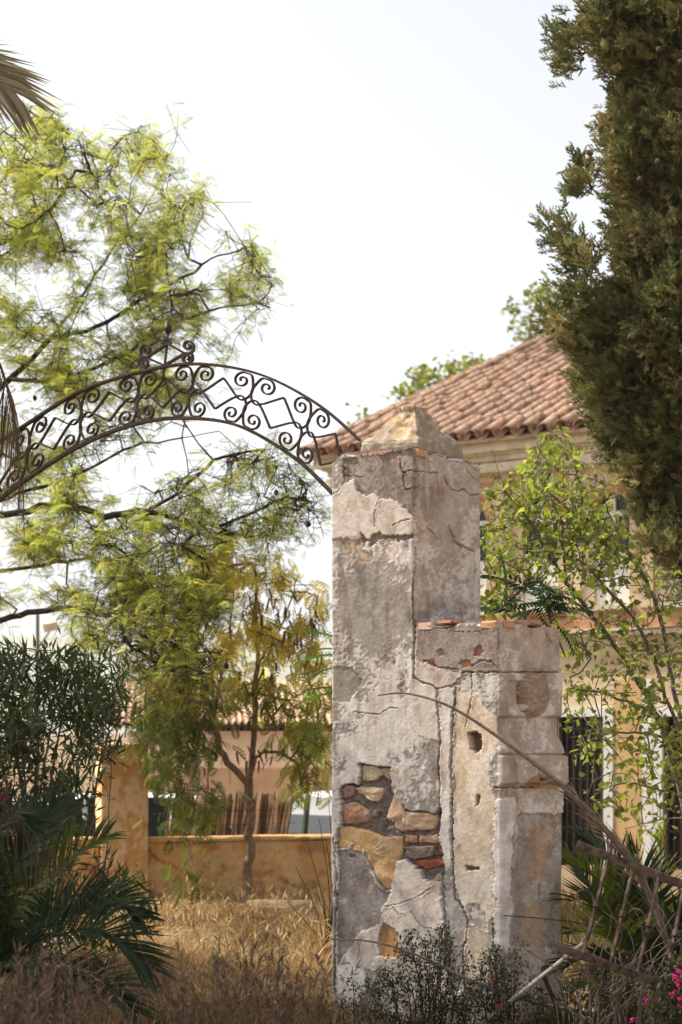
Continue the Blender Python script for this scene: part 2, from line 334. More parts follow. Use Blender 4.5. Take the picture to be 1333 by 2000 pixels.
def plaster(px, py, vis):
    """relief (m, outward) and pigment of the plaster at photo column/row px,py of the wall point"""
    wx = (fbm(px/26, py/26, 5, 4)-.5)*16+(fbm(px/4, py/4, 8, 2)-.5)*5; wy = (fbm(px/26, py/26, 61, 4)-.5)*16+(fbm(px/4, py/4, 9, 2)-.5)*5
    x, y = px+wx, py+wy
    big = fbm(px/55, py/70, 21, 4); mid = fbm(px/16, py/20, 31, 3); fine = fbm(px/4.2, py/4.2, 41, 2)
    right_up = (px > 808) & (py < 1213) & vis; wing_r = (px > 975) & (py > 1205) & vis
    bias = .17*blob(px,py,735,1290,75,55)+.2*blob(px,py,760,1440,80,110)+.14*blob(px,py,690,1480,40,60)-.14*blob(px,py,700,1190,80,50)-.1*blob(px,py,770,1200,60,60)-.09*blob(px,py,690,1110,60,40)+.1*blob(px,py,740,1080,50,25)
    bias = bias+np.where(right_up, -.06+.15*blob(px,py,915,1040,25,45)+.12*blob(px,py,880,1110,50,45)-.1*blob(px,py,860,960,60,60), 0)+np.where(wing_r, -.05, 0)
    wm = sstep(.49, .60, big*.52+mid*.27+fine*.30+bias-.03+.10*(fbm(px/120, py/150, 211, 3)-.5)*2)
    streak = fbm(px/5, py/90, 77, 3); wm = wm*(.72+.5*(streak-.4)).clip(.2, 1)
    cem = np.where(right_up[:, None], lin(180, 165, 152)[None], np.where(wing_r[:, None], lin(181, 165, 151)[None], C_cem[None]))
    cem = cem*(1+.5*(mid-.5)+.35*(fine-.5)+.35*(big-.5))[:, None]
    col = cem*(1-wm[:, None])+(C_white*(1+.1*0))[None]*(.9+.25*(mid-.5))[:, None]*wm[:, None]
    h = .0020*wm+(mid-.5)*.0028+(big-.5)*.007+(fine-.5)*.0018
    dirt = sstep(.48, .66, fbm(px/9, py/60, 101, 4))*sstep(.4, .6, fbm(px/70, py/70, 102, 3)); col = col*(1-.30*dirt[:, None]*np.array([[.8, .95, 1.05]]))
    # brown-black water stain above the side step
    st = blob(px, py, 870, 1200, 70, 26)*right_up*sstep(.35, .6, fbm(px/20, py/10, 90, 3))
    col = col*(1-.45*st[:, None])
    for poly, hh, c, mx in L_:
        P = np.asarray(poly); lo = P.min(0)-12; hi = P.max(0)+12
        k = np.where((px > lo[0]) & (px < hi[0]) & (py > lo[1]) & (py < hi[1]) & vis)[0]
        if not len(k): continue
        k = k[inpoly(x[k], y[k], poly)]
        if not len(k): continue
        w = (wm[k]*mx*2+mx*.6*(fine[k]-.3)*2).clip(0, .9)[:, None] if mx else 0
        cc = np.asarray(c)[None]*(1+.32*(mid[k]-.5)+.28*(fine[k]-.5)+.25*(big[k]-.5))[:, None]
        ds = (.26*sstep(.46, .66, fbm(px[k]/13+9, py[k]/26, 103, 5)))[:, None]*np.array([[.75, .95, 1.1]]); cc = cc*(1-ds)
        col[k] = cc*(1-w)+C_white[None]*w; h[k] = hh+(mid[k]-.5)*.0026+(fine[k]-.5)*.0014+(big[k]-.5)*.006
    k = np.where(vis & (px > 650) & (px < 885) & (py > 1480) & (py < 1750))[0]; k = k[inpoly(x[k], y[k], HOLE)]
    h[k] = -.040+(fbm(px[k]/9, py[k]/9, 3, 3)-.5)*.035+(fine[k]-.5)*.010
    col[k] = C_mort[None]*(.72+.6*(fine[k]-.3)+.4*(mid[k]-.5))[:, None]
    for poly, dp in PITS:
        P = np.asarray(poly); lo = P.min(0)-8; hi = P.max(0)+8
        k = np.where((px > lo[0]) & (px < hi[0]) & (py > lo[1]) & (py < hi[1]) & vis)[0]; k = k[inpoly(px[k]+wx[k]*.4, py[k]+wy[k]*.4, poly)]
        h[k] = -dp; col[k] = lin(120, 98, 82)
    cx_, cy_ = px+(fbm(px/6, py/6, 15, 2)-.5)*5, py+(fbm(px/6, py/6, 16, 2)-.5)*5
    for ln, hw, dp in CR:
        P = np.asarray(ln); lo = P.min(0)-10; hi = P.max(0)+10
        k = np.where((px > lo[0]) & (px < hi[0]) & (py > lo[1]) & (py < hi[1]) & vis)[0]
        if not len(k): continue
        d = dline(cx_[k], cy_[k], ln); wv = hw*(.45+1.1*fbm(px[k]/11, py[k]/11, 33, 2))
        m = 1-sstep(wv*.6, wv*1.25, d); h[k] = h[k]-dp*m
        lip = np.exp(-((d-wv*2)/3)**2)*.0015; h[k] += lip
        col[k] *= (1-.55*m)[:, None]
    return h, col.clip(.01, .85)
def loop_points(xl, xr, b, fs, rs, fil=.012):
    """cross-section samples (x, y, nx, ny, visible) of a block: left side, front, right side, back"""
    out = [(xl, b, -1, 0, 0)]
    for y in np.linspace(b, fil, 8)[1:]: out.append((xl, y, -1, 0, 0))
    for a in np.linspace(180, 270, 6)[1:-1]: out.append((xl+fil+fil*math.cos(R(a)), fil+fil*math.sin(R(a)), math.cos(R(a)), math.sin(R(a)), 1))
    n = int((xr-xl-2*fil)/fs)
    for x in np.linspace(xl+fil, xr-fil, n): out.append((x, 0, 0, -1, 1))
    for a in np.linspace(270, 360, 6)[1:-1]: out.append((xr-fil+fil*math.cos(R(a)), fil+fil*math.sin(R(a)), math.cos(R(a)), math.sin(R(a)), 1))
    n = int((b-fil)/rs)
    for y in np.linspace(fil, b-.004, n): out.append((xr, y, 1, 0, 1))
    for a in (30, 60, 90): out.append((xr-.004+.004*math.cos(R(a)), b-.004+.004*math.sin(R(a)), math.cos(R(a)), math.sin(R(a)), 1))
    for x in np.linspace(xr, xl, 6)[1:-1]: out.append((x, b, 0, 1, 0))
    return np.array(out)
def block(name, L, z0, z1, dz, extra=None, topjag=0):
    rows = np.linspace(z0, z1, int((z1-z0)/dz)); m = len(L); n = len(rows)
    X = np.tile(L[:, 0], n); Y = np.tile(L[:, 1], n); Z = np.repeat(rows, m); nx = np.tile(L[:, 2], n); ny = np.tile(L[:, 3], n); vis = np.tile(L[:, 4], n) > .5
    if topjag:
        e = sstep(z1-.10, z1, Z)*sstep(-.01, .03, X if name == 'pier' else X*0+1); Z = Z-e*topjag*np.clip(fbm(X*9+Y*7+5, Y*9-X*3, 4, 3)*2.2-.75, 0, 1)
    dep = PF.o.y-X*PF.s+Y*PF.c; px = CX+F*(PF.o.x+X*PF.c+Y*PF.s)/dep; py = YH-F*(Z-HC)/dep
    h, col = plaster(np.where(vis, px, px+5000), py, vis)
    if extra is not None:
        eh, ec = extra(px, py, vis, nx, ny, Z); h = h+eh
    V = np.stack([X+nx*h, Y+ny*h, Z], 1)
    i = np.arange(n-1)[:, None]*m; j = np.arange(m)[None]; k = (j+1) % m
    q = np.stack([i+j, i+k, i+m+k, i+m+j], -1).reshape(-1, 4)
    c0 = len(V); V = np.vstack([V, V[(n-1)*m:]]); c = len(V); V = np.vstack([V, [[L[:, 0].mean(), L[:, 1].mean(), z1-.01]]]); col = np.vstack([col, col[(n-1)*m:], col[-1:]])
    t = np.stack([np.arange(m)+c0, (np.arange(m)+1) % m+c0, np.full(m, c)], 1)
    return build(name, V, [q, t], M_plaster, pillar, col, True)
def mould(px, py, vis, nx, ny, Z):
    """mouldings on the right flank of the side step: block, boss block, neck, flare, slab, panel"""
    on = np.where(vis, sstep(972, 977, px), 0)*np.where(nx > .5, 1, np.where(ny > .5, .6, np.where(nx > 0, .5, 0)))
    ys = [1200, 1311, 1313, 1316, 1398, 1403, 1440, 1446, 1460, 1471, 1474, 1477, 1528, 1534, 1545, 2100]
    ps = [0, 0, -.012, .012, .014, -.012, -.010, .004, .022, .03, .008, .048, .05, .024, .02, .014]
    p = np.interp(py, ys, ps)*on
    e = ((px-1040)/26)**2+((py-1357)/44)**2
    p += on*.045*np.sqrt(np.clip(1-e, 0, 1))-on*.012*np.exp(-((np.sqrt(e)-1.08)/.10)**2)
    p -= on*.014*((px > 990) & (px < 1018) & (py > 1330) & (py < 1392))
    return p, None
lower = block('pier', loop_points(PXL, PXW, PC, .0048, .0075), 0, PZW, .0050, mould, .03)
upper = block('shaft', loop_points(PXL, 0, PB, .0048, .0075), PZW-.004, PTOP, .0050, None, .05)
def onfront(l, Y=0): return [(PF.X(a, Y), PF.Z(b, PF.X(a, Y), Y)) for a, b in l]
def slab_stone(name, poly, yb, yf, c, mat=None, dome=.008, seed=1, parent=None):
    """a traced stone: outline ring at the back, rounded front"""
    P = np.array(poly); P = np.array([p+(P[(i+1) % len(P)]-p)*t for i, p in enumerate(P) for t in (0, .25, .5, .75)]); P = P+np.random.default_rng(seed).normal(0, .0022, P.shape)
    ce = P.mean(0); n = len(P); rg = np.random.default_rng(seed); V = []
    FR = ((1.0, yb), (1.0, yf+.014), (.97, yf+.004), (.92, yf), (.83, yf-.002), (.72, yf-dome*.4), (.6, yf-dome*.6), (.47, yf-dome*.8), (.33, yf-dome), (.18, yf-dome))
    for f, y in FR:
        q = ce+(P-ce)*f; V.append(np.stack([q[:, 0], y+((fbm(q[:, 0]*24+seed, q[:, 1]*24, seed, 3)-.5)*.026+(fbm(q[:, 0]*90+seed, q[:, 1]*90, seed, 3)-.5)*.011)*(f < 1), q[:, 1]], 1))
    V = np.vstack(V+[[[ce[0], yf-dome, ce[1]]]]); k = 10
    i = np.arange(k-1)[:, None]*n; j = np.arange(n)[None]; kk = (j+1) % n
    q = np.stack([i+j, i+kk, i+n+kk, i+n+j], -1).reshape(-1, 4)
    a = np.arange(n)+(k-1)*n; t = np.stack([a, np.roll(a, -1), np.full(n, len(V)-1)], 1)
    nn = fbm(V[:, 0]*22, V[:, 2]*22, seed, 4); n2 = fbm(V[:, 0]*70, V[:, 2]*70, seed+5, 3); col = np.asarray(c)[None]*(.5+.6*nn+.45*n2)[:, None]; gm = sstep(.52, .62, nn*.6+n2*.4)[:, None]*.55; col = col*(1-gm)+lin(150, 138, 126)[None]*gm
    return build(name, V, [q, t], mat or M_stone, parent or pillar, col, True)
for i, (pl, yf, c) in enumerate([
    ([(325,380),(335,230),(420,230),(520,270),(545,320),(470,380),(400,395)], .022, lin(196,176,148)),
    ([(528,262),(630,258),(636,365),(580,372),(552,322)], .024, lin(184,162,134)),
    ([(262,460),(320,445),(530,450),(545,480),(520,560),(490,600),(420,585),(350,540),(290,500)], .016, lin(198,176,146)),
    ([(140,615),(270,605),(330,650),(395,680),(413,740),(410,800),(270,820),(150,815),(137,700)], .014, lin(176,132,104)),
    ([(660,490),(700,530),(770,690),(850,695),(960,700),(1080,725),(1085,800),(1050,870),(900,885),(800,880),(730,900),(660,850),(655,800),(600,790),(572,760),(592,660),(640,580)], .013, lin(198,168,140)),
    ([(110,840),(230,850),(400,885),(540,945),(610,955),(738,935),(730,1130),(685,1200),(680,1330),(640,1465),(565,1475),(515,1400),(465,1300),(395,1190),(345,1055),(250,1030),(115,1070),(95,1030),(95,890)], .012, C_ochre),
    ([(1030,1390),(1060,1340),(1110,1310),(1145,1370),(1130,1400)], .016, lin(160,138,122))]):
    slab_stone('stone', onfront(z8(pl)), .07, yf, c, seed=i+3)
for i, (pl, yf, c) in enumerate([
    ([(130,460),(180,430),(265,440),(255,520),(215,560),(150,560)], .018, lin(150,122,106)),
    ([(755,930),(885,930),(885,1010),(770,1010)], .018, lin(160,116,94)), ([(900,930),(1080,925),(1115,960),(1115,1010),(900,1012)], .018, lin(172,138,114)),
    ([(740,1045),(1060,1035),(1040,1140),(880,1175),(780,1150)], .014, lin(136,118,106)), ([(1068,1050),(1150,1045),(1150,1130),(1052,1142)], .03, lin(110,70,56)),
    ([(800,1190),(920,1178),(1140,1162),(1170,1230),(980,1270),(900,1235)], .02, lin(150,88,66))]):
    slab_stone('brick', onfront(z8(pl)), .07, yf, c, dome=.003, seed=i+23)
# bricks showing along the broken top of the side step and under the cap
for i, (x0, x1, y0, y1, c) in enumerate([(815,846,1217,1230,lin(206,172,148)), (852,886,1213,1218,lin(160,120,98)), (936,973,1215,1228,lin(200,150,118)), (979,1008,1214,1226,lin(188,140,112)), (1034,1060,1213,1220,lin(168,130,110))]):
    fr = x1 < 976
    if fr: X0, X1, Ya, Yb = PF.X(x0), PF.X(x1), -.004, .11; zz0, zz1 = PF.Z(y1, (X0+X1)/2), PF.Z(y0, (X0+X1)/2)+.006
    else: X0, X1 = PXW-.11, PXW+.005; Ya, Yb = PF.Yat(x0, PXW), PF.Yat(x1, PXW); zz0, zz1 = PF.Z(y1, PXW, Ya), PF.Z(y0, PXW, Ya)+.006
    m = bmesh.new(); bmesh.ops.create_cube(m, size=1)
    bmesh.ops.bevel(m, geom=m.edges[:], offset=.12, segments=3, affect='EDGES')
    me = bpy.data.meshes.new('brick'); 
    for v in m.verts:
        v.co = Vector((X0+(v.co.x+.5)*(X1-X0), Ya+(v.co.y+.5)*(Yb-Ya), zz0+(v.co.z+.5)*(zz1-zz0)))+Vector(RNG.normal(0, .0035, 3))
    m.to_mesh(me); m.free(); a = me.color_attributes.new('Col', 'FLOAT_COLOR', 'POINT')
    for d in a.data: d.color = (*c, 1)
    link('brick', me, M_stone, pillar)
CY0 = .11; CX1 = PF.X(818, CY0); CX0 = PF.X(705, CY0); CYB = PF.Yat(907, CX1)
ZS0 = PF.Z(875, CX1, CY0); ZS1 = PF.Z(850, CX1, CY0); ZP = PF.Z(795, (CX0+CX1)/2, (CY0+CYB)/2)
for i, (a, b, z, c) in enumerate([(.02,.17,.0,C_brick), (.18,.33,.004,C_brick*1.1), (.36,.50,-.004,lin(190,150,122))]):
    x0 = PXL+.05+a; bm_ = MB(); bm_.box(x0, x0+b-a, .025, .13, PTOP-.045+z, PTOP-.006+z)
    bm_.build('brick', M_stone, pillar, col=np.repeat([c], 8, 0))
def cap_mesh():
    xm, ym = (CX0+CX1)/2, (CY0+CYB)/2; hx, hy = (CX1-CX0)/2, (CYB-CY0)/2; n = 26; rings = []
    prof = [(-.0,.0,1.0)]
    H0 = ZS1-ZS0; H1 = ZP-ZS1
    st = [(0,.97),(.02,.995)]+[(t, 1.0) for t in np.linspace(.1,.9,6)]+[(.97,.99),(1.0,.965)]
    zs = [(ZS0+H0*t, w) for t, w in st]+[(ZS1+H1*t, w) for t, w in zip(np.linspace(.02,.86,18), np.interp(np.linspace(0,.86,18), [0,.08,.2,.4,.6,.75,.86], [.97,.88,.74,.56,.42,.335,.29]))]
    zs += [(ZS1+H1*.90,.30),(ZS1+H1*.97,.285),(ZS1+H1,.24)]
    e = np.linspace(-1, 1, n+1)[:-1]
    sq = np.concatenate([np.stack([e,-np.ones(n)],1), np.stack([np.ones(n),e],1), np.stack([-e,np.ones(n)],1), np.stack([-np.ones(n),-e],1)])
    m = len(sq); V = []
    for z, w in zs:
        rr = sq.copy(); l = np.maximum(1, np.abs(rr).sum(1)-.86)[:, None]; rr = rr/(.10*l+.90)
        V.append(np.stack([xm+rr[:,0]*hx*w, ym+rr[:,1]*hy*w, np.full(m, z)], 1))
    V = np.vstack(V); k = len(zs)
    nn = fbm(V[:,0]*16+V[:,1]*11+3, V[:,2]*22+V[:,1]*14, 5, 4); n2 = fbm(V[:,0]*60+V[:,1]*41, V[:,2]*60, 6, 3)
    out = V-np.array([xm,ym,0]); out[:,2] = 0; out /= np.linalg.norm(out,axis=1)[:,None]+1e-9
    up = sstep(ZS1, ZS1+.03, V[:,2]); V = V+out*((nn-.5)*(.022+.04*up)+(n2-.5)*.010)[:,None]; V[:,2] += (nn-.5)*.02*up
    V[:,2] += (V[:,0]-xm)*-.06+(V[:,1]-ym)*.07
    i = np.arange(k-1)[:,None]*m; j = np.arange(m)[None]; kk = (j+1)%m
    q = np.stack([i+j,i+kk,i+m+kk,i+m+j],-1).reshape(-1,4)
    V = np.vstack([V,[[xm,ym,ZP+.01]],[[xm,ym,ZS0]]]); a = np.arange(m)+(k-1)*m
    t = np.vstack([np.stack([a,np.roll(a,-1),np.full(m,len(V)-2)],1), np.stack([np.roll(np.arange(m),-1),np.arange(m),np.full(m,len(V)-1)],1)])
    nn = fbm(V[:,0]*14+V[:,1]*9, V[:,2]*14+V[:,1]*8, 51, 4); n3 = fbm(V[:,0]*40+V[:,1]*27, V[:,2]*40, 52, 3)
    li = .65*sstep(.46,.6,nn*.7+n3*.35-.02)*sstep(ZS1-.02, ZS1+.02, V[:,2])
    col = lin(152,137,120)[None]*(.7+.65*n3)[:,None]; col = col*(1-li[:,None])+lin(180,146,100)[None]*(.8+.4*n3)[:,None]*li[:,None]
    wl = sstep(.6,.68,n3)*.5; col = col*(1-wl[:,None])+lin(196,182,160)[None]*wl[:,None]
    return V, [q, t], col
V, f_, c_ = cap_mesh(); cap = build('cap', V, f_, M_stone, pillar, c_, True)
mp = MB(); mp.box(PXL+.06, -.03, .035, PB-.05, PTOP-.05, ZS0+.002); mp.build('mortar_bed', solid('mortar', C_mort, .95, .3, 30, .8, 60), pillar)

# the other pillar of the gate, where the arch ends beyond the frame
AF = Frame((PF.o.x+PXL*PF.c+.16*PF.s, PF.o.y-PXL*PF.s+.16*PF.c, 0), R(27))
lp = AF.X(-110); m_lp = solid('plain_plaster', lin(170,158,148), .95, .25, 6, .6, 50, 0, lin(205,194,184))
lo_ = Vector((AF.o.x+lp*AF.c, AF.o.y-lp*AF.s, 0))
pl2 = thing('gate_pillar', 'plain plastered gate pillar with a small cap at the far end of the iron arch', 'pillar', lo_, -R(27))
mb = MB(); mb.box(-.56, 0, -.2, .36, 0, PTOP-.02); mb.build('shaft', m_lp, pl2)
mb = MB(); mb.box(-.52, -.04, -.16, .32, PTOP-.02, PTOP+.06); mb.add([(-.52,-.16,PTOP+.06),(-.04,-.16,PTOP+.06),(-.04,.32,PTOP+.06),(-.52,.32,PTOP+.06),(-.34,.02,PTOP+.23),(-.22,.02,PTOP+.23),(-.22,.14,PTOP+.23),(-.34,.14,PTOP+.23)],
    [(0,1,5,4),(1,2,6,5),(2,3,7,6),(3,0,4,7),(4,5,6,7)]); mb.build('cap', m_lp, pl2)

# ================================================================== IRON ARCH
arch = thing('iron_arch', 'rusty wrought iron overthrow arch of scrolls and diamonds springing from the pillar', 'iron arch', AF.o, -R(27))
def apt(px, py): X = AF.X(px); return (X, AF.Z(py, X))
JT = [(-80,920),(-45,893),(60,824),(157,765),(270,728),(380,711),(504,730),(617,787),(703,860),(722,885)]
JB = [(-110,1065),(-60,1022),(50,938),(160,869),(270,827),(366,817),(467,832),(573,892),(650,964),(672,992)]
# integer t: index-5 => J0 at list index 5
TT = np.array([apt(*p) for p in JT]); BB = np.array([apt(*p) for p in JB])
def curve(A, t):
    t = np.asarray(t, float)+5; i = np.clip(np.floor(t).astype(int), 1, len(A)-3); u = (t-i)[:, None]
    a, b, c, d = A[i-1], A[i], A[i+1], A[np.minimum(i+2, len(A)-1)]
    return .5*((2*b)+(c-a)*u+(2*a-5*b+4*c-d)*u*u+(3*b-a-3*c+d)*u**3)
def band(t, r):
    t = np.asarray(t, float); r = np.asarray(r, float)[:, None]; return curve(BB, t)*(1-r)+curve(TT, t)*r
ts = np.linspace(-4.6, 3, 125)
mb = MB(); mb.rect_sweep(curve(TT, ts), .0135, .034); mb.build('upper_rail', M_iron, arch)
mb = MB(); mb.rect_sweep(curve(BB, ts), .0175, .036); mb.build('lower_rail', M_iron, arch)
def piece(top, half=None):
    W_ = 1.12; c = np.array([.205*W_, .815]); an = np.radians(np.linspace(80-470, 80, 34)); rr = np.interp(np.linspace(0, 1, 34), [0, .12, 1], [.025, .045, .145])
    sp = np.stack([c[0]+rr*np.cos(an), c[1]+rr*np.sin(an)], 1); sp = np.vstack([sp, [[.155*W_,.955],[.075*W_,.925]]]); sp[:, 0] /= W_
    stem = np.array([(.0,.70),(.03,.545),(.135,.462),(.255,.54)])
    left = np.vstack([sp[:-6], crom(np.vstack([sp[-6:], stem]), 4)])
    left = np.vstack([left, np.stack([np.linspace(.27,.5,5), np.linspace(.552,.79,5)], 1)])
    rgt = left[::-1].copy(); rgt[:, 0] = 1-rgt[:, 0]
    full = [left, rgt]
    for q in full:
        if not top: q[:, 1] = 1-q[:, 1]
    return full
for k in range(-4, 3):
    for top in (True, False):
        for side, q in enumerate(piece(top)):
            if k == 2 and side == 1: 
                q = q[:6] if top else q[:5]
            jit = RNG.normal(0, .006, 2)
            p = band(q[:, 0]+k+jit[0], q[:, 1]+jit[1]*.5)
            mb = MB(); mb.rect_sweep(p, .0085, .020); o = mb.build('scroll', M_iron, arch); o.location.y = (.007 if top else -.007)+.0015*(side)
# crest over the crown of the arch
def cpx(l): return np.array([apt(*p) for p in l])
def spir(cx, cy, r, a0, turns, n=22):
    an = np.radians(np.linspace(a0-360*turns, a0, n)) if turns > 0 else np.radians(np.linspace(a0+360*-turns, a0, n))
    rr = np.linspace(.25*r, r, n); return [(cx+q*math.cos(a), cy-q*math.sin(a)) for q, a in zip(rr, an)]
for cx_, cy_, r_, a0, tn, mid, end in ((286,684,11,200,1.25,[(277,694),(286,700)],(328,671)), (368,676,11,-20,-1.25,[(377,686),(366,693)],(328,671)),
                                       (282,709,11,160,-1.25,[(273,702),(284,697)],(322,714)), (366,700,11,20,1.25,[(375,692),(362,690)],(322,714))):
    l = crom(cpx(spir(cx_, cy_, r_, a0, tn)+mid), 3); l = np.vstack([l, cpx([end])])
    mb = MB(); mb.rect_sweep(l, .012, .024); mb.build('crest_scroll', M_iron, arch)
mb = MB(); mb.rect_sweep(cpx([(319,742),(322,714),(327,672),(328,652)]), .009, .014); mb.build('crest_rod', M_iron, arch)
mb = MB(); mb.rect_sweep(crom(cpx([(318,672),(327,660),(335,671)]), 4), .010, .016); mb.build('crest_fork', M_iron, arch)
b0 = apt(328, 654); b1 = apt(328, 626); zb = np.linspace(0, 1, 10); rb = np.array([.006,.012,.020,.026,.027,.024,.019,.014,.009,.002])
mb = MB(); mb.tube(np.stack([np.full(10, b0[0])+.004*np.sin(zb*5), np.zeros(10), b0[1]+(b1[1]-b0[1])*zb], 1), rb, 8); mb.build('bud_finial', M_iron, arch, True)
# ================================================================== GROUND, ROAD, HILLS
SZ = -.7
def gz(x, y):
    x = np.asarray(x, float); y = np.asarray(y, float)
    return SZ*sstep(17.2, 18.4, y)+(fbm(x*.6+40, y*.6+9, 3, 3)-.5)*.10*(1-sstep(16.5, 18, y))*sstep(3, 6, y)
ys = np.concatenate([[-60, -20, -6, 0, 3], np.arange(5, 20, .25), [21, 24, 28, 36, 60, 120, 300, 900, 3000]])
xs = np.concatenate([[-2500, -800, -200, -60, -25, -14], np.arange(-10, 10.1, .4), [14, 25, 60, 200, 800, 2500]])
GX, GY = np.meshgrid(xs, ys); GV = np.stack([GX.ravel(), GY.ravel(), gz(GX.ravel(), GY.ravel())], 1)
def gridq(nx, ny):
    i = np.arange(ny-1)[:, None]*nx; j = np.arange(nx-1)[None]; return np.stack([i+j, i+j+1, i+nx+j+1, i+nx+j], -1).reshape(-1, 4)
M_soil = solid('dry_soil', lin(128, 100, 72), .95, .35, 3, .9, 20, 0, lin(168, 138, 100), .05)
tag(build('ground', GV, gridq(len(xs), len(ys)), M_soil, smooth=True), None, None, kind='structure')
mb = MB(); mb.box(-80, 80, 19.0, 26.0-2.2, SZ-.1, SZ+.006); tag(mb.build('road', solid('worn_asphalt', (.085, .08, .075), .9, .2, 4, .4, 60)), None, None, kind='structure')
hx = np.linspace(-900, 900, 90); HV = []
for k, (dd, hh) in enumerate(((620, 0), (800, 1), (1000, .5), (1300, 0))):
    top = (24+22*fbm(hx/170+3, hx*0+2, 8, 4))*hh*(1.15 if k == 1 else 1)
    HV.append(np.stack([hx*1.3, np.full(90, float(dd)), top+SZ-1*(hh == 0)], 1))
tag(build('hills', np.vstack(HV), gridq(90, 4), solid('dry_hillside', lin(150, 150, 128), .95, .2, .01, .2, .1, 0, lin(172, 166, 142)), smooth=True), None, None, kind='structure')

# ================================================================== HOUSE
HF = Frame(((664-CX)/F*26.5, 26.5, SZ), TH)
house = thing('tiled_house', 'cream and brick house with arched upper windows under a terracotta barrel tile roof', 'house', HF.o, -TH)
M_cream = solid('house_render', lin(196, 166, 128), .95, .25, 1.3, .5, 40, 0, lin(224, 202, 168))
M_corn = solid('cornice_render', lin(208, 192, 160), .95, .25, 5, .5, 40, 0, lin(226, 214, 188))
M_tan = solid('tan_render', lin(200, 162, 112), .95, .12, 4, .3, 40)
M_white = solid('white_trim', lin(216, 211, 202), .9, .08, 4, .2, 40)
M_brk = [solid('house_brick%d' % i, c, .95, .25, 20, .5, 60) for i, c in enumerate((lin(184, 134, 100), lin(198, 150, 112), lin(166, 118, 90), lin(206, 166, 128)))]
M_glass = solid('dark_glass', (.012, .013, .015), .12, .1, 2, .02, 4)
HL, HD = 12.5, 15.6
hX = lambda px: HF.X(px)
hZ = lambda py, px=1060: HF.Z(py, HF.X(px))
ZEV = HF.Z(857, HF.X(950, -.36), -.36)
WIN = [(hX(p), hX(p+35)-hX(p)) for p in (915, 1055, 1195, 1335)]
zsp, zsill = hZ(1010), hZ(1188)
DOORS = [(hX(1086), hX(1180), hZ(1690, 1130), hZ(1400, 1130)), (hX(1296), hX(1390), hZ(1690, 1130), hZ(1400, 1130))]
holes = []
for x, r in WIN: holes.append([(x-r, zsill), (x+r, zsill)]+[(x+r*math.cos(a), zsp+r*math.sin(a)) for a in np.linspace(0, math.pi, 13)])
for a, b, c, d in DOORS: holes.append([(a, c), (b, c), (b, d), (a, d)])
def wall_holes(name, outer, holes, th, mat, parent):
    loops = [outer]+holes; pts = [Vector((x, 0, z)) for l in loops for x, z in l]
    tr = tessellate_polygon([[Vector((x, z, 0)) for x, z in l] for l in loops]); n = len(pts)
    V = [tuple(p) for p in pts]+[(p.x, th, p.z) for p in pts]; q = []; o = 0
    for l in loops:
        m = len(l); q += [(o+i, o+(i+1) % m, n+o+(i+1) % m, n+o+i) for i in range(m)]; o += m
    return build(name, V, [np.array(q), np.array(tr), np.array(tr)+n], mat, parent)
wall_holes('front_wall', [(0, -.3), (HL, -.3), (HL, ZEV), (0, ZEV)], holes, .32, M_cream, house)
mb = MB(); mb.box(0, .32, .322, HD, -.3, ZEV); mb.build('side_wall', M_cream, house)
mb = MB(); mb.box(HL-.32, HL, .322, HD, -.3, ZEV); mb.build('side_wall', M_cream, house)
mb = MB(); mb.box(.322, HL-.322, HD-.32, HD, -.3, ZEV); mb.build('back_wall', M_cream, house)
mb = MB(); mb.box(.322, HL-.322, .322, HD-.322, hZ(1222), hZ(1212)); mb.build('floor', M_cream, house)
zc = [hZ(y, 1000) for y in (862, 884, 889, 900, 905, 922, 926)]
for i, (a, b, pr) in enumerate(((0, 1, .30), (1, 2, .20), (2, 3, .14), (3, 4, .10), (4, 5, .16), (5, 6, .07))):
    mb = MB(); z1_, z0_ = zc[a], zc[b]
    mb.box(-pr, HL+pr, -pr, -.002, z0_, z1_-.001); mb.box(-pr, -.002, .0, HD, z0_, z1_-.001); mb.build('cornice_band', M_corn, house)
mb = MB(); mb.box(-.12, HL+.1, -.12, -.002, hZ(1246), hZ(1232)); mb.build('string_course', M_corn, house)
mb = MB(); mb.box(-.06, HL+.1, -.06, -.002, hZ(1231.5), hZ(1214)); mb.build('string_course', M_brk[0], house)
for x, r in WIN:
    w = bpy.data.objects.new('window', None); COL.objects.link(w); w.parent = house; w.location = (x, .12, 0)
    ring = [(r*math.cos(a), zsp+r*math.sin(a)) for a in np.linspace(0, math.pi, 15)]
    V = [(r-.001, 0, zsill)]+[(a, 0, b) for a, b in ring]+[(-r, 0, zsill)]
    build('pane', V, np.array([(0, i, i+1) for i in range(1, len(V)-1)]), M_glass, w)
    mb = MB(); mb.box(-.025, .025, -.05, -.004, zsill, zsp+r-.01); mb.box(-r, r, -.045, -.006, zsp-.05, zsp+.02); mb.build('window_frame', M_white, w)
    for s in (-1, 1):
        mb = MB(); mb.box(min(s*.03, s*(r-.01)), max(s*.03, s*(r-.01)), -.075, -.052, zsill+.01, zsill+(zsp-zsill)*.56); mb.build('shutter', M_white, w)
    mb = MB(); mb.box(-r-.08, r+.08, -.26, -.122, zsill-.07, zsill-.002); mb.build('sill', M_corn, w)
    for i in range(13):
        a0, a1 = math.pi*i/13+.02, math.pi*(i+1)/13-.02; mb = MB(); V = []
        for y in (-.018, .06):
            for rr, a in ((r+.012, a0), (r+.16, a0), (r+.16, a1), (r+.012, a1)): V.append((x+rr*math.cos(a), y, zsp+rr*math.sin(a)))
        mb.add(V, [(0, 1, 2, 3), (4, 7, 6, 5), (0, 4, 5, 1), (1, 5, 6, 2), (2, 6, 7, 3), (3, 7, 4, 0)]); mb.build('voussoir', random.choice(M_brk), house)
bme = []
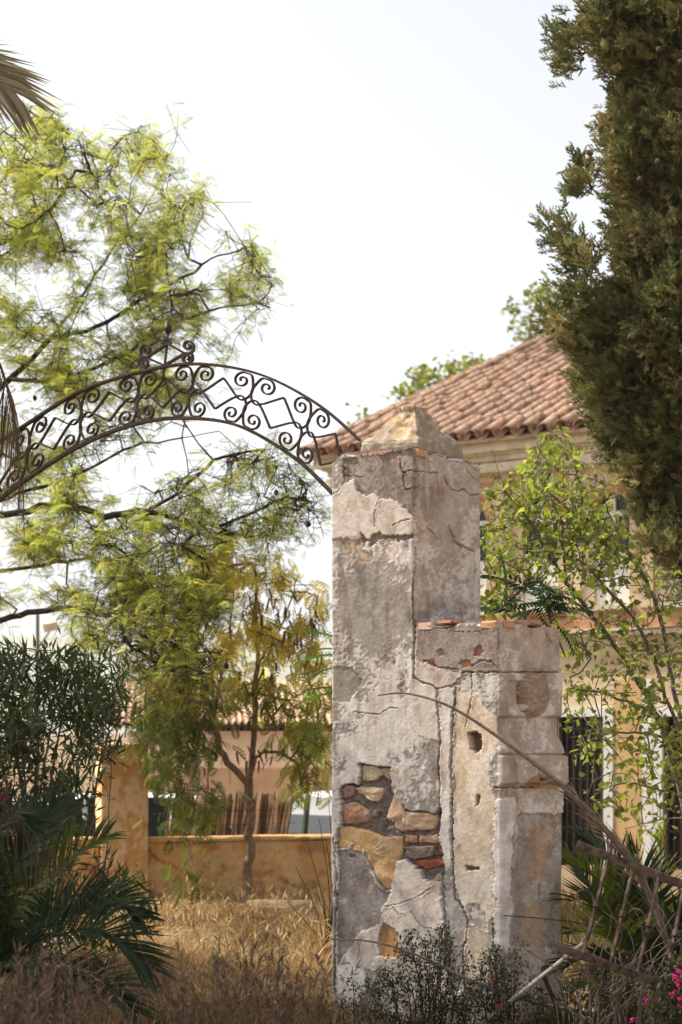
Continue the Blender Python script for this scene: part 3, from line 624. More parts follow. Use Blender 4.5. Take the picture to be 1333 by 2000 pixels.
for m_ in M_brk:
    mb = MB(); mb.box(-.125, .125, -.014, .05, -.031, .031); me = npmesh('brick', np.concatenate(mb.V), np.concatenate(mb.Q)); me.materials.append(m_); bme.append(me)
nb = 0; zb = hZ(1206); row = 0
while zb < hZ(930):
    x = hX(932)+(.13 if row % 2 else 0)
    while x < hX(1275) and nb < 290:
        ok = all(not (abs(x-wx) < wr+.14+.02 and zsill-.1 < zb < zsp+.02) and not (math.hypot(x-wx, zb-zsp) < wr+.30 and zb >= zsp) for wx, wr in WIN)
        pil = any(abs(x-hX(p)) < .13 for p in (985, 1125))
        if zb > zsp+.05: ok = ok and row % 5 < 2
        if ok and not pil and random.random() > .04:
            o = link('brick', random.choice(bme), None, house); o.location = (x, -.004+random.uniform(-.004, .004), zb); nb += 1
        x += .268
    zb += .080; row += 1
for p in (985, 1125, 1265):
    mb = MB(); mb.box(hX(p)-.10, hX(p)+.10, -.05, -.003, zsill-.05, zc[6]-.004); mb.build('pilaster', M_cream, house)
for a, b, c, d in DOORS:
    g = bpy.data.objects.new('barred_window', None); COL.objects.link(g); g.parent = house; g.location = (a, 0, c); w_, h_ = b-a, d-c
    mb = MB(); mb.box(0, w_, .20, .22, 0, h_); mb.build('pane', M_glass, g)
    for i in range(7):
        mb = MB(); xx = w_*(i+.5)/7; mb.box(xx-.009, xx+.009, .03, .048, 0, h_); mb.build('bar', M_iron, g)
    for i in range(6):
        mb = MB(); zz_ = h_*(i+.5)/6; mb.box(0, w_, .05, .058, zz_-.014, zz_+.014); mb.build('cross_bar', M_iron, g)
    mb = MB()
    mb.box(-.14, -.003, -.03, .1, 0, h_+.14); mb.box(w_+.003, w_+.15, -.03, .1, 0, h_+.14); mb.box(-.003, w_+.003, -.03, .1, h_+.003, h_+.14); mb.build('surround', M_white, g)
mb = MB(); mb.box(DOORS[0][1]+.165, DOORS[0][1]+.165+.42, -.014, -.003, -.2, hZ(1330)); mb.build('tan_panel', M_tan, house)
mb = MB(); mb.box(DOORS[0][1]+.59, DOORS[1][0]-.16, -.018, -.003, -.2, hZ(1330)); mb.build('white_panel', M_white, house)
mb = MB(); P_ = [(hX(p), -.14, hZ(y)) for p, y in ((960, 1252), (1095, 1243), (1210, 1240), (1333, 1234), (1500, 1236))]; mb.tube(crom(P_, 5), .014, 6); mb.build('wall_cable', M_iron, house)
# roof: deck, barrel tiles laid one by one, pans between them
PIT = R(21.9); OV = .40; hd = HD/2+OV
RZ = hd*math.tan(PIT)
dk = [(-OV, -OV, ZEV), (HL+OV, -OV, ZEV), (HL+OV, HD+OV, ZEV), (-OV, HD+OV, ZEV), (-OV, HD/2, ZEV+RZ), (HL+OV, HD/2, ZEV+RZ)]
dk += [(x, y, z-.05) for x, y, z in dk]
M_deck = solid('roof_deck', lin(176, 150, 122), .95, .3, 6, .6, 30)
roof = build('roof', dk, [np.array([(0, 1, 5, 4), (2, 3, 4, 5), (6, 10, 11, 7), (8, 11, 10, 9), (0, 4, 10, 6), (4, 3, 9, 10), (1, 7, 11, 5), (5, 11, 8, 2), (0, 6, 7, 1), (2, 8, 9, 3)])], M_deck, house)
for x_ in (0, HL-.32):
    V = [(x_+e, y, z) for e in (0, .32) for y, z in ((0, ZEV+.001), (HD, ZEV+.001), (HD/2, ZEV+RZ-.32))]; build('gable', V, [np.array([(0, 2, 1), (3, 4, 5)]), np.array([(0, 1, 4, 3), (1, 2, 5, 4), (2, 0, 3, 5)])], M_cream, house)
M_tile = []
for i, c in enumerate((lin(196, 132, 98), lin(208, 150, 114), lin(182, 116, 84), lin(176, 136, 112), lin(214, 172, 142), lin(150, 108, 88), lin(128, 98, 84), lin(200, 160, 138))):
    M_tile.append(solid('barrel_tile%d' % i, c*.8*np.array([1, .99, .98]), .9, .5, 14, .7, 50, 0, lin(216, 180, 150)*.85))
M_tvar = solid('barrel_tile_mix', lin(158, 106, 80)*.7, .9, .5, 3.1, .7, 50, 0, lin(212, 172, 142)*.72)
def tile_mesh(r0, r1, L, th=.016, seg=7):
    V = []
    for y, r in ((0, r0), (L, r1)):
        for t in (0, th):
            for a in np.linspace(0, math.pi, seg+1): V.append((-(r-t)*math.cos(a), y, (r-t)*.92*math.sin(a)))
    n = seg+1; q = []
    for i in range(seg): q += [(i, i+1, 2*n+i+1, 2*n+i), (n+i, 3*n+i, 3*n+i+1, n+i+1), (i, n+i, n+i+1, i+1), (2*n+i, 2*n+i+1, 3*n+i+1, 3*n+i)]
    q += [(0, 2*n, 3*n, n), (seg, n+seg, 3*n+seg, 2*n+seg)]
    return np.array(V), np.array(q)
TV, TQ = tile_mesh(.112, .088, .56)
tms = []
for m_ in M_tile:
    me = npmesh('roof_tile', TV, TQ, smooth=True); me.materials.append(m_); tms.append(me)
sl_ = Matrix.Rotation(PIT, 3, 'X'); pitch_len = hd/math.cos(PIT); SPC, EXP = .29, .45
pan = MB(); spare = MB(); cnt = 0; PV, PQ = tile_mesh(.108, .10, .50); PV = PV*np.array([1, 1, -1])
for k in range(int(pitch_len/EXP)+1):
    s = -.06+k*EXP; d = s*math.cos(PIT); hgt = ZEV+s*math.sin(PIT)
    for c in range(int((HL+2*OV-.1)/SPC)):
        x = -OV+.10+c*SPC; P0 = Vector((x+random.uniform(-.016, .016), -OV+d+random.uniform(-.035, .035), hgt+.055+random.uniform(-.008, .012)))
        rm = sl_@Matrix.Rotation(random.gauss(0, .05), 3, 'Z')@Matrix.Rotation(random.gauss(0, .09), 3, 'Y')@Matrix.Rotation(R(3.8)+random.gauss(0, .03), 3, 'X')
        if x < hX(1150)+.7*k*EXP and cnt < 298:
            o = link('roof_tile', random.choice(tms), None, roof); o.matrix_local = Matrix.Translation(P0)@rm.to_4x4(); cnt += 1
        else: spare.add(np.array([rm@Vector(v)+P0 for v in TV]), TQ)
        Pp = Vector((x+SPC/2, -OV+d, hgt+.10)); rp = sl_@Matrix.Rotation(R(2), 3, 'X'); pan.add(np.array([rp@Vector(v)+Pp for v in PV]), PQ)
tag(pan.build('pan_tiles', M_tile[2], roof, True), None, None, kind='stuff'); tag(spare.build('barrel_tiles', M_tvar, roof, True), None, None, kind='stuff')
for i in range(int(pitch_len/.42)):
    o = link('verge_tile', random.choice(tms), None, roof); p = Vector((-OV-.01, -OV-.05+i*.42*math.cos(PIT), ZEV+.075+(i*.42-.05)*math.sin(PIT))); o.matrix_local = Matrix.Translation(p)@(sl_@Matrix.Rotation(random.gauss(0, .03), 3, 'Z')@Matrix.Rotation(-.35, 3, 'Y')).to_4x4()
for i in range(int((HL+2*OV)/.42)+1):
    o = link('ridge_tile', random.choice(tms), None, roof); o.matrix_local = Matrix.Translation((-OV+i*.42, HD/2+random.uniform(-.02, .02), ZEV+RZ+.10))@Matrix.Rotation(-R(90), 4, 'Z')@Matrix.Scale(1.25, 4)

# ================================================================== GARDEN WALL, REEDS, STREET THINGS
WF = Frame(((470-CX)/F*16.2, 16.2, 0), R(-16))
gw = thing('garden_wall', 'low ochre plastered garden wall patched with painted sun dapple and a tall end pier', 'wall', WF.o, R(16))
M_wall = vcol('ochre_plaster', .95, .4, 60, .008, .12, 90)
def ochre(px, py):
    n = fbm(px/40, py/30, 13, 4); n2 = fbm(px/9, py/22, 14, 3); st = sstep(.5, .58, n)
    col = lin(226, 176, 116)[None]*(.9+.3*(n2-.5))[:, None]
    col = col*(1-st[:, None]*.75)+lin(170, 126, 84)[None]*st[:, None]*.75  # brown patches: the dark part of the dappled light, put into the pigment
    pk = sstep(.56, .6, fbm(px/26+7, py/22, 19, 3)); col = col*(1-pk[:, None]*.6)+lin(232, 196, 146)[None]*pk[:, None]*.6  # pale patches: the sunlit part of the dapple, put into the pigment
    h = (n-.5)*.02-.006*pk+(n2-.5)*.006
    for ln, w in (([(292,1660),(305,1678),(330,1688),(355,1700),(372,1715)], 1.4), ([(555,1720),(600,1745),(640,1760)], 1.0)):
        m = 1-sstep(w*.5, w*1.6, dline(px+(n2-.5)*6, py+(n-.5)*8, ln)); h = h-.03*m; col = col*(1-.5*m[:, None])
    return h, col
def wall_block(name, x0, x1, z0, z1, y0, y1, step, parent, jag=.01, cf=None):
    xs_ = np.linspace(x0, x1, max(3, int((x1-x0)/step))); rows = np.concatenate([np.linspace(z0, z1-.012, max(3, int((z1-z0)/step))), [z1]])
    L = [(x0, y, -1, 0) for y in np.linspace(y1, y0, 6)[:-1]]+[(x, y0, 0, -1) for x in xs_]+[(x1, y, 1, 0) for y in np.linspace(y0, y1, 6)[1:]]+[(x, y1, 0, 1) for x in np.linspace(x1, x0, 6)[1:-1]]
    L = np.array(L); m = len(L); n = len(rows)
    X, Y, nx, ny = (np.tile(L[:, i], n) for i in range(4)); Z = np.repeat(rows, m)
    dep = WF.o.y-X*WF.s+Y*WF.c; px = CX+F*(WF.o.x+X*WF.c+Y*WF.s)/dep; py = YH-F*(Z-HC)/dep
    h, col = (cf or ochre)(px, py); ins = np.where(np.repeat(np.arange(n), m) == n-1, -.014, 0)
    Z = Z+np.where(Z > z1-.03, (fbm(X*3, Y*3, 2, 3)-.5)*2*jag, 0)
    V = np.stack([X+nx*(h+ins), Y+ny*(h+ins), Z], 1); i = np.arange(n-1)[:, None]*m; j = np.arange(m)[None]; k = (j+1) % m
    q = np.stack([i+j, i+k, i+m+k, i+m+j], -1).reshape(-1, 4); V = np.vstack([V, [[(x0+x1)/2, (y0+y1)/2, z1]]]); col = np.vstack([col, col[-1:]])
    a = np.arange(m)+(n-1)*m; t = np.stack([a, np.roll(a, -1), np.full(m, len(V)-1)], 1)
    return build(name, V, [q, t], M_wall, parent, col, True)
wz = WF.Z(1642, 0)
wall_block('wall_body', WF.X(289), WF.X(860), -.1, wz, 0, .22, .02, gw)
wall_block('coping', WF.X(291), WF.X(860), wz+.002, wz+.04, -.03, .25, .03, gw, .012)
pz = WF.Z(1452, WF.X(245))
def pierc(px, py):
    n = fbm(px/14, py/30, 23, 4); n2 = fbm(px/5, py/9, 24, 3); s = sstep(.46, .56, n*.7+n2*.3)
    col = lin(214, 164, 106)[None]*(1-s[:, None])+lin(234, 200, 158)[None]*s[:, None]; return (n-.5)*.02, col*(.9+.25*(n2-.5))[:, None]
wall_block('pier', WF.X(196), WF.X(286), -.1, pz, -.12, .32, .022, gw, .02, pierc)
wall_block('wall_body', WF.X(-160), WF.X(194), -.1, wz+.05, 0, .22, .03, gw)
rf = thing('reed_screen', 'brown leaning reed screen standing behind the ochre garden wall', 'reed screen', (WF.o.x+WF.s*.45, WF.o.y+WF.c*.45, 0), R(16))
M_reed = [solid('reed%d' % i, c, .9, .4, 30, .3, 60) for i, c in enumerate((lin(128, 104, 86), lin(160, 136, 112), lin(104, 84, 70), lin(196, 176, 150)))]
x = WF.X(300, .45); rx1 = WF.X(556, .45); reeds = []
for v in range(5):
    for m_ in M_reed:
        mb = MB(); l = np.linspace(0, 1, 4); top = .98+.09*RNG.random(); mb.tube(np.stack([.14*l+.01*RNG.normal(size=4), .012*RNG.normal(size=4), -.72+(.72+top)*l], 1), np.array([.017, .016, .014, .009]), 5)
        reeds.append(npmesh('reed', np.concatenate(mb.V), [np.concatenate(mb.Q), np.concatenate(mb.T)])); reeds[-1].materials.append(m_)
k = 0
while x < rx1-.12:
    o = link('reed', reeds[(k*7) % 20], None, rf); o.location = (x, random.uniform(-.02, .02), 0); o.rotation_euler = (random.gauss(0, .03), random.gauss(.05, .04), 0); x += random.uniform(.006, .013) if random.random() > .03 else .03; k += 1
for z_ in (.72, .86):
    mb = MB(); mb.tube([(WF.X(298, .45), -.03, z_), (rx1+.1, -.03, z_+.03)], .003, 4); mb.build('tie_wire', M_iron, rf)
gp = MB(); X0 = WF.X(572, .5); gp.tube([(X0, .5, SZ), (X0+.16, .5, 1.02)], .03, 6)
tag(gp.build('green_post', solid('green_paint', lin(54, 74, 62), .6, .2)), 'thin dark green post leaning beside the end of the reed screen', 'post').location = WF.o; COL.objects['green_post'].rotation_euler.z = R(16)

def make_car(label, loc, rz, paint, L=4.1, Wd=1.72, H=1.46, group='cars parked in the street'):
    """hatchback; local +x is the nose"""
    c = thing('parked_car', label, 'car', loc, rz, group)
    st = [(-.50,.50,.62,.70),(-.49,.40,.80,.86),(-.46,.34,.92,.95),(-.38,.32,.96,1),(-.1,.32,.94,1),(.14,.32,.93,1),(.20,.32,.92,1),(.36,.33,.86,.98),(.45,.36,.76,.93),(.495,.44,.64,.78),(.5,.48,.58,.70)]
    def loft(st, n=14, pw=.35):
        V = []
        for u, zb, zt, w in st:
            for a in np.arange(n)/n*2*np.pi:
                cx, sz = math.cos(a), math.sin(a); f = lambda t: math.copysign(abs(t)**pw, t)
                V.append((u*L, f(cx)*w*Wd/2, (zb+zt)/2+f(sz)*(zt-zb)/2))
        m = len(st); q = [(i*n+j, i*n+(j+1) % n, (i+1)*n+(j+1) % n, (i+1)*n+j) for i in range(m-1) for j in range(n)]
        t = [(0, j+1, j) for j in range(1, n-1)]+[((m-1)*n, (m-1)*n+j, (m-1)*n+j+1) for j in range(1, n-1)]
        return np.array(V), [np.array(q), np.array(t)]
    V, f = loft([(u, zb-.1, zt, w) for u, zb, zt, w in st]); build('body', V, f, paint, c, smooth=True)
    def cabin(y):   # roofline stations x -> z, half-width
        return 0
    rl = [(-.475, .93, .80), (-.44, 1.16, .76), (-.39, H-.06, .70), (-.30, H, .68), (-.05, H, .68), (.06, H-.05, .69), (.22, .93, .80)]
    V = []; 
    for u, z, w in rl:
        V += [(u*L, -w*Wd/2, z), (u*L, -w*Wd/2*.8, z+.025*(z > 1)), (u*L, w*Wd/2*.8, z+.025*(z > 1)), (u*L, w*Wd/2, z)]
    q = [(i*4+j, i*4+j+1, i*4+j+5, i*4+j+4) for i in range(len(rl)-1) for j in range(3)]
    nb_ = len(V); base = [(u*L, s*.86*Wd/2, .9) for u, z, w in rl for s in (-1, 1)]; V += base
    roofq = [x for x in q if min(V[k][2] for k in x) > 1.3]; glq = [x for x in q if x not in roofq]
    build('car_roof', V, np.array(roofq), paint, c, smooth=True)
    build('windscreen', V, np.array(glq), M_glass, c)
    for s, o_ in ((-1, 0), (1, 3)):
        sq = [(i*4+o_, (i+1)*4+o_, nb_+2*(i+1)+(s > 0), nb_+2*i+(s > 0)) for i in range(len(rl)-1)]
        build('side_window', V, np.array(sq), M_glass, c)
        for u in (-.30, -.02):
            mb = MB(); mb.tube([(u*L, s*.84*Wd/2, .9), (u*L, s*.70*Wd/2, H-.02)], .035, 5); mb.build('door_pillar', paint, c)
        mb = MB(); mb.box(-.492*L, -.455*L, min(s*.62, s*.80)*Wd/2*1.02, max(s*.62, s*.80)*Wd/2*1.02, .70, .94); mb.build('tail_light', M_red, c)
        mb = MB(); mb.box(.455*L, .492*L, min(s*.5, s*.78)*Wd/2, max(s*.5, s*.78)*Wd/2, .60, .72); mb.build('headlight', M_white, c)
        for u in (-.33, .31):
            w = bpy.data.objects.new('wheel', None); COL.objects.link(w); w.parent = c; w.location = (u*L, s*(Wd/2-.09), .31)
            mb = MB(); yy = np.array([-.09, -.085, .085, .09]); mb.tube(np.stack([yy*0, yy, yy*0], 1), np.array([.27, .31, .31, .27]), 20); mb.build('tyre', M_tyre, w)
            mb = MB(); mb.tube([(0, s*.088, 0), (0, s*.097, 0)], np.array([.2, .18]), 14); mb.build('rim', M_corn, w)
    mb = MB(); mb.box(-.507*L, -.47*L, -.74*Wd/2, .74*Wd/2, .34, .50); mb.build('bumper', paint, c)
    return c
M_red = solid('red_lens', (.45, .02, .015), .25, .2, 4, .05, 10); M_tyre = solid('tyre_rubber', (.02, .02, .02), .9)
M_pw = solid('white_paint', (.75, .75, .74), .25, .03, 2, .01, 4); M_ps = solid('silver_paint', (.42, .44, .46), .25, .05, 2, .01, 4)
make_car('white hatchback with a red tail light parked past the end of the reed screen', ((640-CX)/F*23.5+1.0, 24.6, SZ+.006), R(50), M_pw)
make_car('white car whose roof shows above the reed screen', ((350-CX)/F*22.6, 22.6, SZ+.006), R(4), M_pw, 4.0, 1.7, 1.48)
make_car('silver grey car half hidden behind the oleander bush', ((96-CX)/F*22.3, 22.3, SZ+.006), R(2), M_ps, 4.1, 1.7, 1.40)

BF = Frame(((540-CX)/F*31, 31, SZ), R(-6))
shed = thing('low_building', 'low pale pink building with a corrugated tile roof beyond the street', 'building', BF.o, R(6))
M_pinkw = solid('pink_render', lin(224, 206, 190), .95, .08, 1.2, .3, 30, 0, lin(232, 216, 204)); M_lowb = solid('brown_render', lin(188, 162, 140), .95, .15, 2, .3, 30)
bz = lambda y: BF.Z(y, 0)
x0, x1 = BF.X(250), BF.X(1000)
mb = MB(); mb.box(x0, x1, 0, .3, 0, bz(1500)); mb.box(x0, x0+.3, .3, 4, 0, bz(1500)); mb.build('plinth_wall', M_lowb, shed)
mb = MB(); mb.box(x0, x1, .01, .3, bz(1500)+.002, bz(1428)); mb.box(x0, x0+.3, .3, 4, bz(1500)+.002, bz(1428)); mb.box(x0, x1, 4, 4.3, 0, bz(1428)); mb.build('upper_wall', M_pinkw, shed)
for px in range(400, 760, 60):
    mb = MB(); X = BF.X(px); mb.box(X-.07, X+.07, .1, .24, bz(1428)+.002, bz(1402)); mb.build('eave_post', M_lowb, shed)
mb = MB(); mb.box(x0+.3, x1, .302, .34, bz(1428)+.002, bz(1402)); mb.build('eave_gap_shade', solid('painted_gap_shade', (.02, .017, .015), .9), shed)  # dark strip standing in for the shade in the gap under the eave
V = []; nx_ = 260
for j, (y_, z_) in enumerate(((-.5, bz(1412)), (3.6, bz(1412)+.85))):
    for i in range(nx_): X = x0-.3+(x1-x0+.5)*i/(nx_-1); V.append((X, y_, z_+.05*math.cos(i*math.pi/2*1.0)))
build('roof', V, gridq(nx_, 2), solid('old_roof_tile', lin(196, 158, 126), .95, .3, 2, .4, 30, 0, lin(214, 184, 156)), shed, smooth=True)
V = np.array(V); V2 = V.copy(); V2[:, 2] -= .09; build('roof_soffit', V2, gridq(nx_, 2), M_lowb, shed)
lpn = at(74, 1200, 27)
fl = thing('floodlight_pole', 'thin street pole carrying a boxy floodlight among the trees', 'floodlight', (lpn.x, 27, SZ))
mb = MB(); mb.tube([(0, 0, 0), (0, 0, lpn.z-SZ)], np.array([.035, .028]), 8); mb.build('pole', M_bark3, fl)
mb = MB(); mb.tube([(0, 0, lpn.z-SZ-.55), (.19, 0, lpn.z-SZ-.28)], .014, 6); mb.build('bracket', M_bark3, fl)
mb = MB(); mb.box(-.11, .11, -.05, .06, -.06, .07, Matrix.Translation((.21, 0, lpn.z-SZ-.2))@Matrix.Rotation(R(-12), 4, 'Y')@Matrix.Rotation(R(15), 4, 'X')); mb.build('lamp_head', M_corn, fl)
mb = MB(); P_ = [at(-260, 985, 25), at(120, 1003, 25.4), at(330, 998, 25.8), at(500, 984, 26.2), at(655, 966, 26.72)]; mb.tube(crom(P_, 8), .011, 5)
tag(mb.build('overhead_cable', solid('pale_cable', lin(150, 150, 138), .7)), 'thin pale cable strung across the sky to the corner of the tiled house', 'cable')
sp = at(543, 1790, 15.1); mb = MB(); V = []
for z_ in (-.04, .05):
    for i in range(9): a = i/9*2*math.pi; rr = 1+.2*math.sin(3*a+1); V.append((.30*rr*math.cos(a), .34*rr*math.sin(a), z_+(.012*math.cos(2*a) if z_ > 0 else 0)))
mb.add(V, [(i, (i+1) % 9, 9+(i+1) % 9, 9+i) for i in range(9)], [(9, 9+i, 10+i) for i in range(1, 8)]); o = mb.build('stone_slab', solid('pale_stone', lin(206, 170, 134), .9, .2, 8, .5, 40)); o.location = (sp.x, 15.1, float(gz(sp.x, 15.1))+.06)
tag(o, 'flat pale stone slab lying in dry grass near the slim tree', 'stone')
# ================================================================== PLANTS
def nrm(v): return v/(np.linalg.norm(v, axis=-1, keepdims=True)+1e-9)
def grow(skel, att, step=.3, jit=.05, sag=.02, r0=.004, e=2.4, rmax=None):
    """a branching graph: traced limbs first, then every attractor is joined to its nearest branch"""
    N = []; par = []
    for k, path in enumerate(skel):
        P = crom(np.array([tuple(p) for p in path]), 4); P = P+RNG.normal(0, jit*.3, P.shape)*(np.arange(len(P)) > 0)[:, None]
        if k == 0: pi = -1
        else: pi = int(np.argmin(np.linalg.norm(np.array(N)-P[0], axis=1)))
        for p in P: N.append(p); par.append(pi); pi = len(N)-1
    cap_ = len(N)+len(att)*6; A = np.zeros((cap_, 3)); n = len(N); A[:n] = N
    dd = np.array([np.min(np.linalg.norm(A[:n]-a, axis=1)) for a in att]) if len(att) else []
    tips = []
    for i in np.argsort(dd):
        a = att[i]; d = np.linalg.norm(A[:n]-a, axis=1); j = int(np.argmin(d)); m = max(1, min(5, int(math.ceil(d[j]/step))))
        s = A[j].copy(); pi = j
        for q in range(1, m+1):
            t = q/m; p = s+(a-s)*t+RNG.normal(0, jit, 3)*(q < m)-np.array([0, 0, sag*math.sin(t*math.pi)*d[j]]); A[n] = p; par.append(pi); pi = n; n += 1
        tips.append(pi)
    A = A[:n]; par = np.array(par); acc = np.zeros(n)
    ch = np.bincount(par[par >= 0], minlength=n)
    acc[ch == 0] = r0**e
    for i in range(n-1, 0, -1):
        if par[i] >= 0: acc[par[i]] += acc[i]+(r0*.22)**e
    r = acc**(1/e)
    if rmax: r = np.minimum(r, rmax)
    return A, par, r, np.array(tips, int)
def limbs(name, A, par, r, mat, parent, n=5):
    k = np.where(par >= 0)[0]; ra = np.minimum(r[par[k]], r[k]*1.35); mb = MB(); big = r[k] > .02
    d = nrm(A[k]-A[par[k]])
    if big.any(): kb = k[big]; mb.segs(A[par[kb]], A[kb]+d[big]*r[kb][:, None]*.35, ra[big], r[kb], 9)
    ks = k[~big]; mb.segs(A[par[ks]], A[ks]+d[~big]*r[ks][:, None]*.3, ra[~big], r[ks], n); return mb.build(name, mat, parent, True)
def fern(pairs, plen, w, ang, droop=.25, lobes=1):
    V = []; q = []
    for i in range(pairs):
        y = .12+.86*i/(pairs-1); l = plen*math.sin(math.pi*(.18+.72*i/(pairs-1)))**.8; z = -droop*y*y
        for s in (-1, 1):
            d = np.array([s*math.sin(ang), math.cos(ang)]); p = np.array([-d[1], d[0]])*w/2
            a = np.array([0, y]); b = a+d*l; m = a+d*l*.5
            k = len(V); V += [(a[0], a[1], z), (m[0]+p[0], m[1]+p[1], z-.02), (b[0], b[1], z-.10*l/plen), (m[0]-p[0], m[1]-p[1], z-.02)]; q.append((k, k+1, k+2, k+3))
    k = len(V); V += [(-.008, 0, 0), (.008, 0, 0), (.006, 1, -droop), (-.006, 1, -droop)]; q.append((k, k+1, k+2, k+3))
    return np.array(V, float), [np.array(q)]
JAC = fern(8, .42, .058, R(52), .4); LEU = fern(6, .48, .15, R(50), .35)
HEART = (np.array([(0,0,0),(-.36,.12,.05),(-.40,.42,.07),(0,1,-.14),(.40,.42,.07),(.36,.12,.05),(0,.5,-.01)], float), [np.array([(0,6,2,1),(0,5,4,6)]), np.array([(6,3,2),(6,4,3)])])
LANCE = (np.array([(0,0,0),(-.085,.4,.035),(0,1,-.06),(.085,.4,.035),(0,.42,0)], float), [np.array([(0,4,2,1),(0,3,2,4)])])
OVAL = (np.array([(0,0,0),(-.22,.35,.03),(-.16,.75,.02),(0,1,-.04),(.16,.75,.02),(.22,.35,.03)], float), [np.array([(0,5,2,1),(5,4,3,2)])])
def pinnate(pairs, ll, w, droop):
    V = []; q = []
    for i in range(pairs):
        y = .15+.82*i/(pairs-1); z = -droop*y*y
        for s in (-1, 1):
            d = np.array([s*.86, .5, -.28]); d /= np.linalg.norm(d); p = np.array([.5*s, -.86, 0])*w; a = np.array([0, y, z]); k = len(V)
            V += [a, a+d*ll*.4+p, a+d*ll, a+d*ll*.4-p]; q.append((k, k+1, k+2, k+3))
    k = len(V); V += [np.array(t) for t in ((-.012, 0, 0), (.012, 0, 0), (.006, 1, -droop), (-.006, 1, -droop))]; q.append((k, k+1, k+2, k+3))
    return np.array(V, float), [np.array(q)]
HEAVEN = pinnate(9, .30, .045, .35)
def spray():
    V = []; q = []; rg = np.random.default_rng(4)
    def twig(a, d, l, w):
        d = d/np.linalg.norm(d); s = np.cross(d, rg.normal(size=3)); s = s/np.linalg.norm(s)*w; k = len(V)
        V.extend([a-s*.6, a+s*.6, a+d*l*.6+s, a+d*l]); q.append((k, k+1, k+2, k+3))
    ax = np.array([0, 1., .0])
    twig(np.zeros(3), ax, 1, .05)
    for i in range(9):
        t = .10+.09*i; s = 1 if i % 2 else -1; b = ax*t+np.array([0, 0, -.1*t*t]); d = np.array([s*.65, .8, rg.normal(0, .45)])
        twig(b, d, .50*(1-.45*t), .065); twig(b+d/np.linalg.norm(d)*.16, np.array([s*.25, 1, rg.normal(0, .7)]), .28*(1.1-.5*t), .055)
    return np.array(V, float), [np.array(q)]
SPRAY = spray()
def foliage(name, T, P, D, sc, base, mat, parent, dv=.25, hue=None, rollv=.6):
    n = len(P); M = rot_to(nrm(D), RNG.normal(0, rollv, n)); V, f = scatter(T[0], T[1], M, P, sc)
    return build(name, V, f, mat, parent, percol(base, n, len(T[0]), dv, hue))
def pod_mesh(name, P, L, w, base, mat, parent):
    T = (np.array([(-w, 0, 0), (w, 0, 0), (w*1.1, 0, -.6), (0, 0, -1), (-w*1.1, 0, -.6), (0, w*.8, -.5)], float), [np.array([(0, 4, 2, 1), (0, 1, 2, 5)]), np.array([(4, 3, 2)])])
    n = len(P); a = RNG.uniform(0, 6.28, n); c, s = np.cos(a), np.sin(a); M = np.zeros((n, 3, 3)); M[:, 0, 0] = c; M[:, 0, 1] = -s; M[:, 1, 0] = s; M[:, 1, 1] = c; M[:, 2, 2] = 1; M[:, 0, 2] = RNG.normal(0, .25, n)
    V, f = scatter(T[0], T[1], M, P, L); return build(name, V, f, mat, parent, percol(base, n, 6, .25))

# ---------------- jacaranda: limbs traced, trunk beyond the left of the frame
def path(l): return [at(*p) for p in l]
jb = at(-260, 1420+F*1.7/15.2, 15.2)
jac = thing('jacaranda_tree', 'large airy backlit tree with feathery lime leaves and black branches behind the iron arch', 'tree', (jb.x, 15.2, 0))
off = np.array([jb.x, 15.2, 0.])
J_sk = [[at(-260,1800,15.2), at(-250,1560,15.2), at(-235,1340,15.1), at(-225,1180,15.2), at(-210,1000,15.3), at(-180,850,15.4)],
 [at(-235,1330,15.1), at(-120,1270,14.4), at(0,1212,14.0), at(70,1194,13.8), at(150,1188,13.6), at(230,1210,13.5), at(310,1240,13.4), at(400,1290,13.3)],
 [at(-225,1200,15.2), at(-90,1140,14.8), at(20,1112,14.6), at(110,1100,14.5), at(180,1085,14.4)],
 [at(-215,1080,15.2), at(-60,1020,14.8), at(30,1000,14.6), at(130,985,14.4), at(205,1008,14.2), at(290,998,14.1), at(420,1030,14.0), at(505,1050,13.9)],
 [at(-200,980,15.3), at(-40,985,15.2), at(60,955,15.1), at(150,930,15.1), at(240,880,15.2), at(330,860,15.3), at(430,840,15.4)],
 [at(-180,850,15.4), at(-60,800,15.8), at(20,740,16), at(100,660,16.2), at(170,560,16.4), at(230,470,16.5), at(290,400,16.6), at(330,300,16.8)],
 [at(100,660,16.2), at(190,640,15.9), at(270,590,15.7), at(360,540,15.6), at(430,500,15.6), at(500,480,15.6)],
 [at(20,740,16), at(120,740,15.6), at(230,700,15.4), at(290,660,15.3), at(370,620,15.3), at(450,600,15.3), at(540,590,15.3)],
 [at(-180,850,15.4), at(-120,640,15.8), at(-60,480,16), at(0,360,16.2), at(60,270,16.4)],
 [at(-60,480,16), at(20,470,15.6), at(90,420,15.5), at(150,330,15.4)],
 [at(230,1210,13.5), at(260,1260,13.3), at(330,1310,13.2), at(400,1330,13.2)], [at(150,1188,13.6), at(140,1240,13.7), at(190,1270,13.7), at(270,1330,13.6)],
 [at(290,998,14.1), at(350,960,14.1), at(420,900,14.2), at(500,880,14.2)], [at(420,1030,14), at(500,1000,14.1), at(560,970,14.1), at(620,980,14.2)]]
POLY_J = [(-150,330),(-40,260),(60,200),(150,250),(200,285),(290,235),(385,262),(378,300),(325,350),(400,368),(432,400),(440,450),(500,465),(530,510),(556,560),(545,610),(480,640),(470,690),(420,720),(400,770),(330,800),(240,860),(120,960),(-150,1000)]
POLY_J2 = [(-150,980),(0,960),(200,960),(330,940),(480,870),(540,880),(600,930),(640,1000),(600,1030),(500,1060),(430,1060),(400,1090),(440,1170),(420,1240),(300,1215),(200,1190),(0,1190),(-150,1230)]
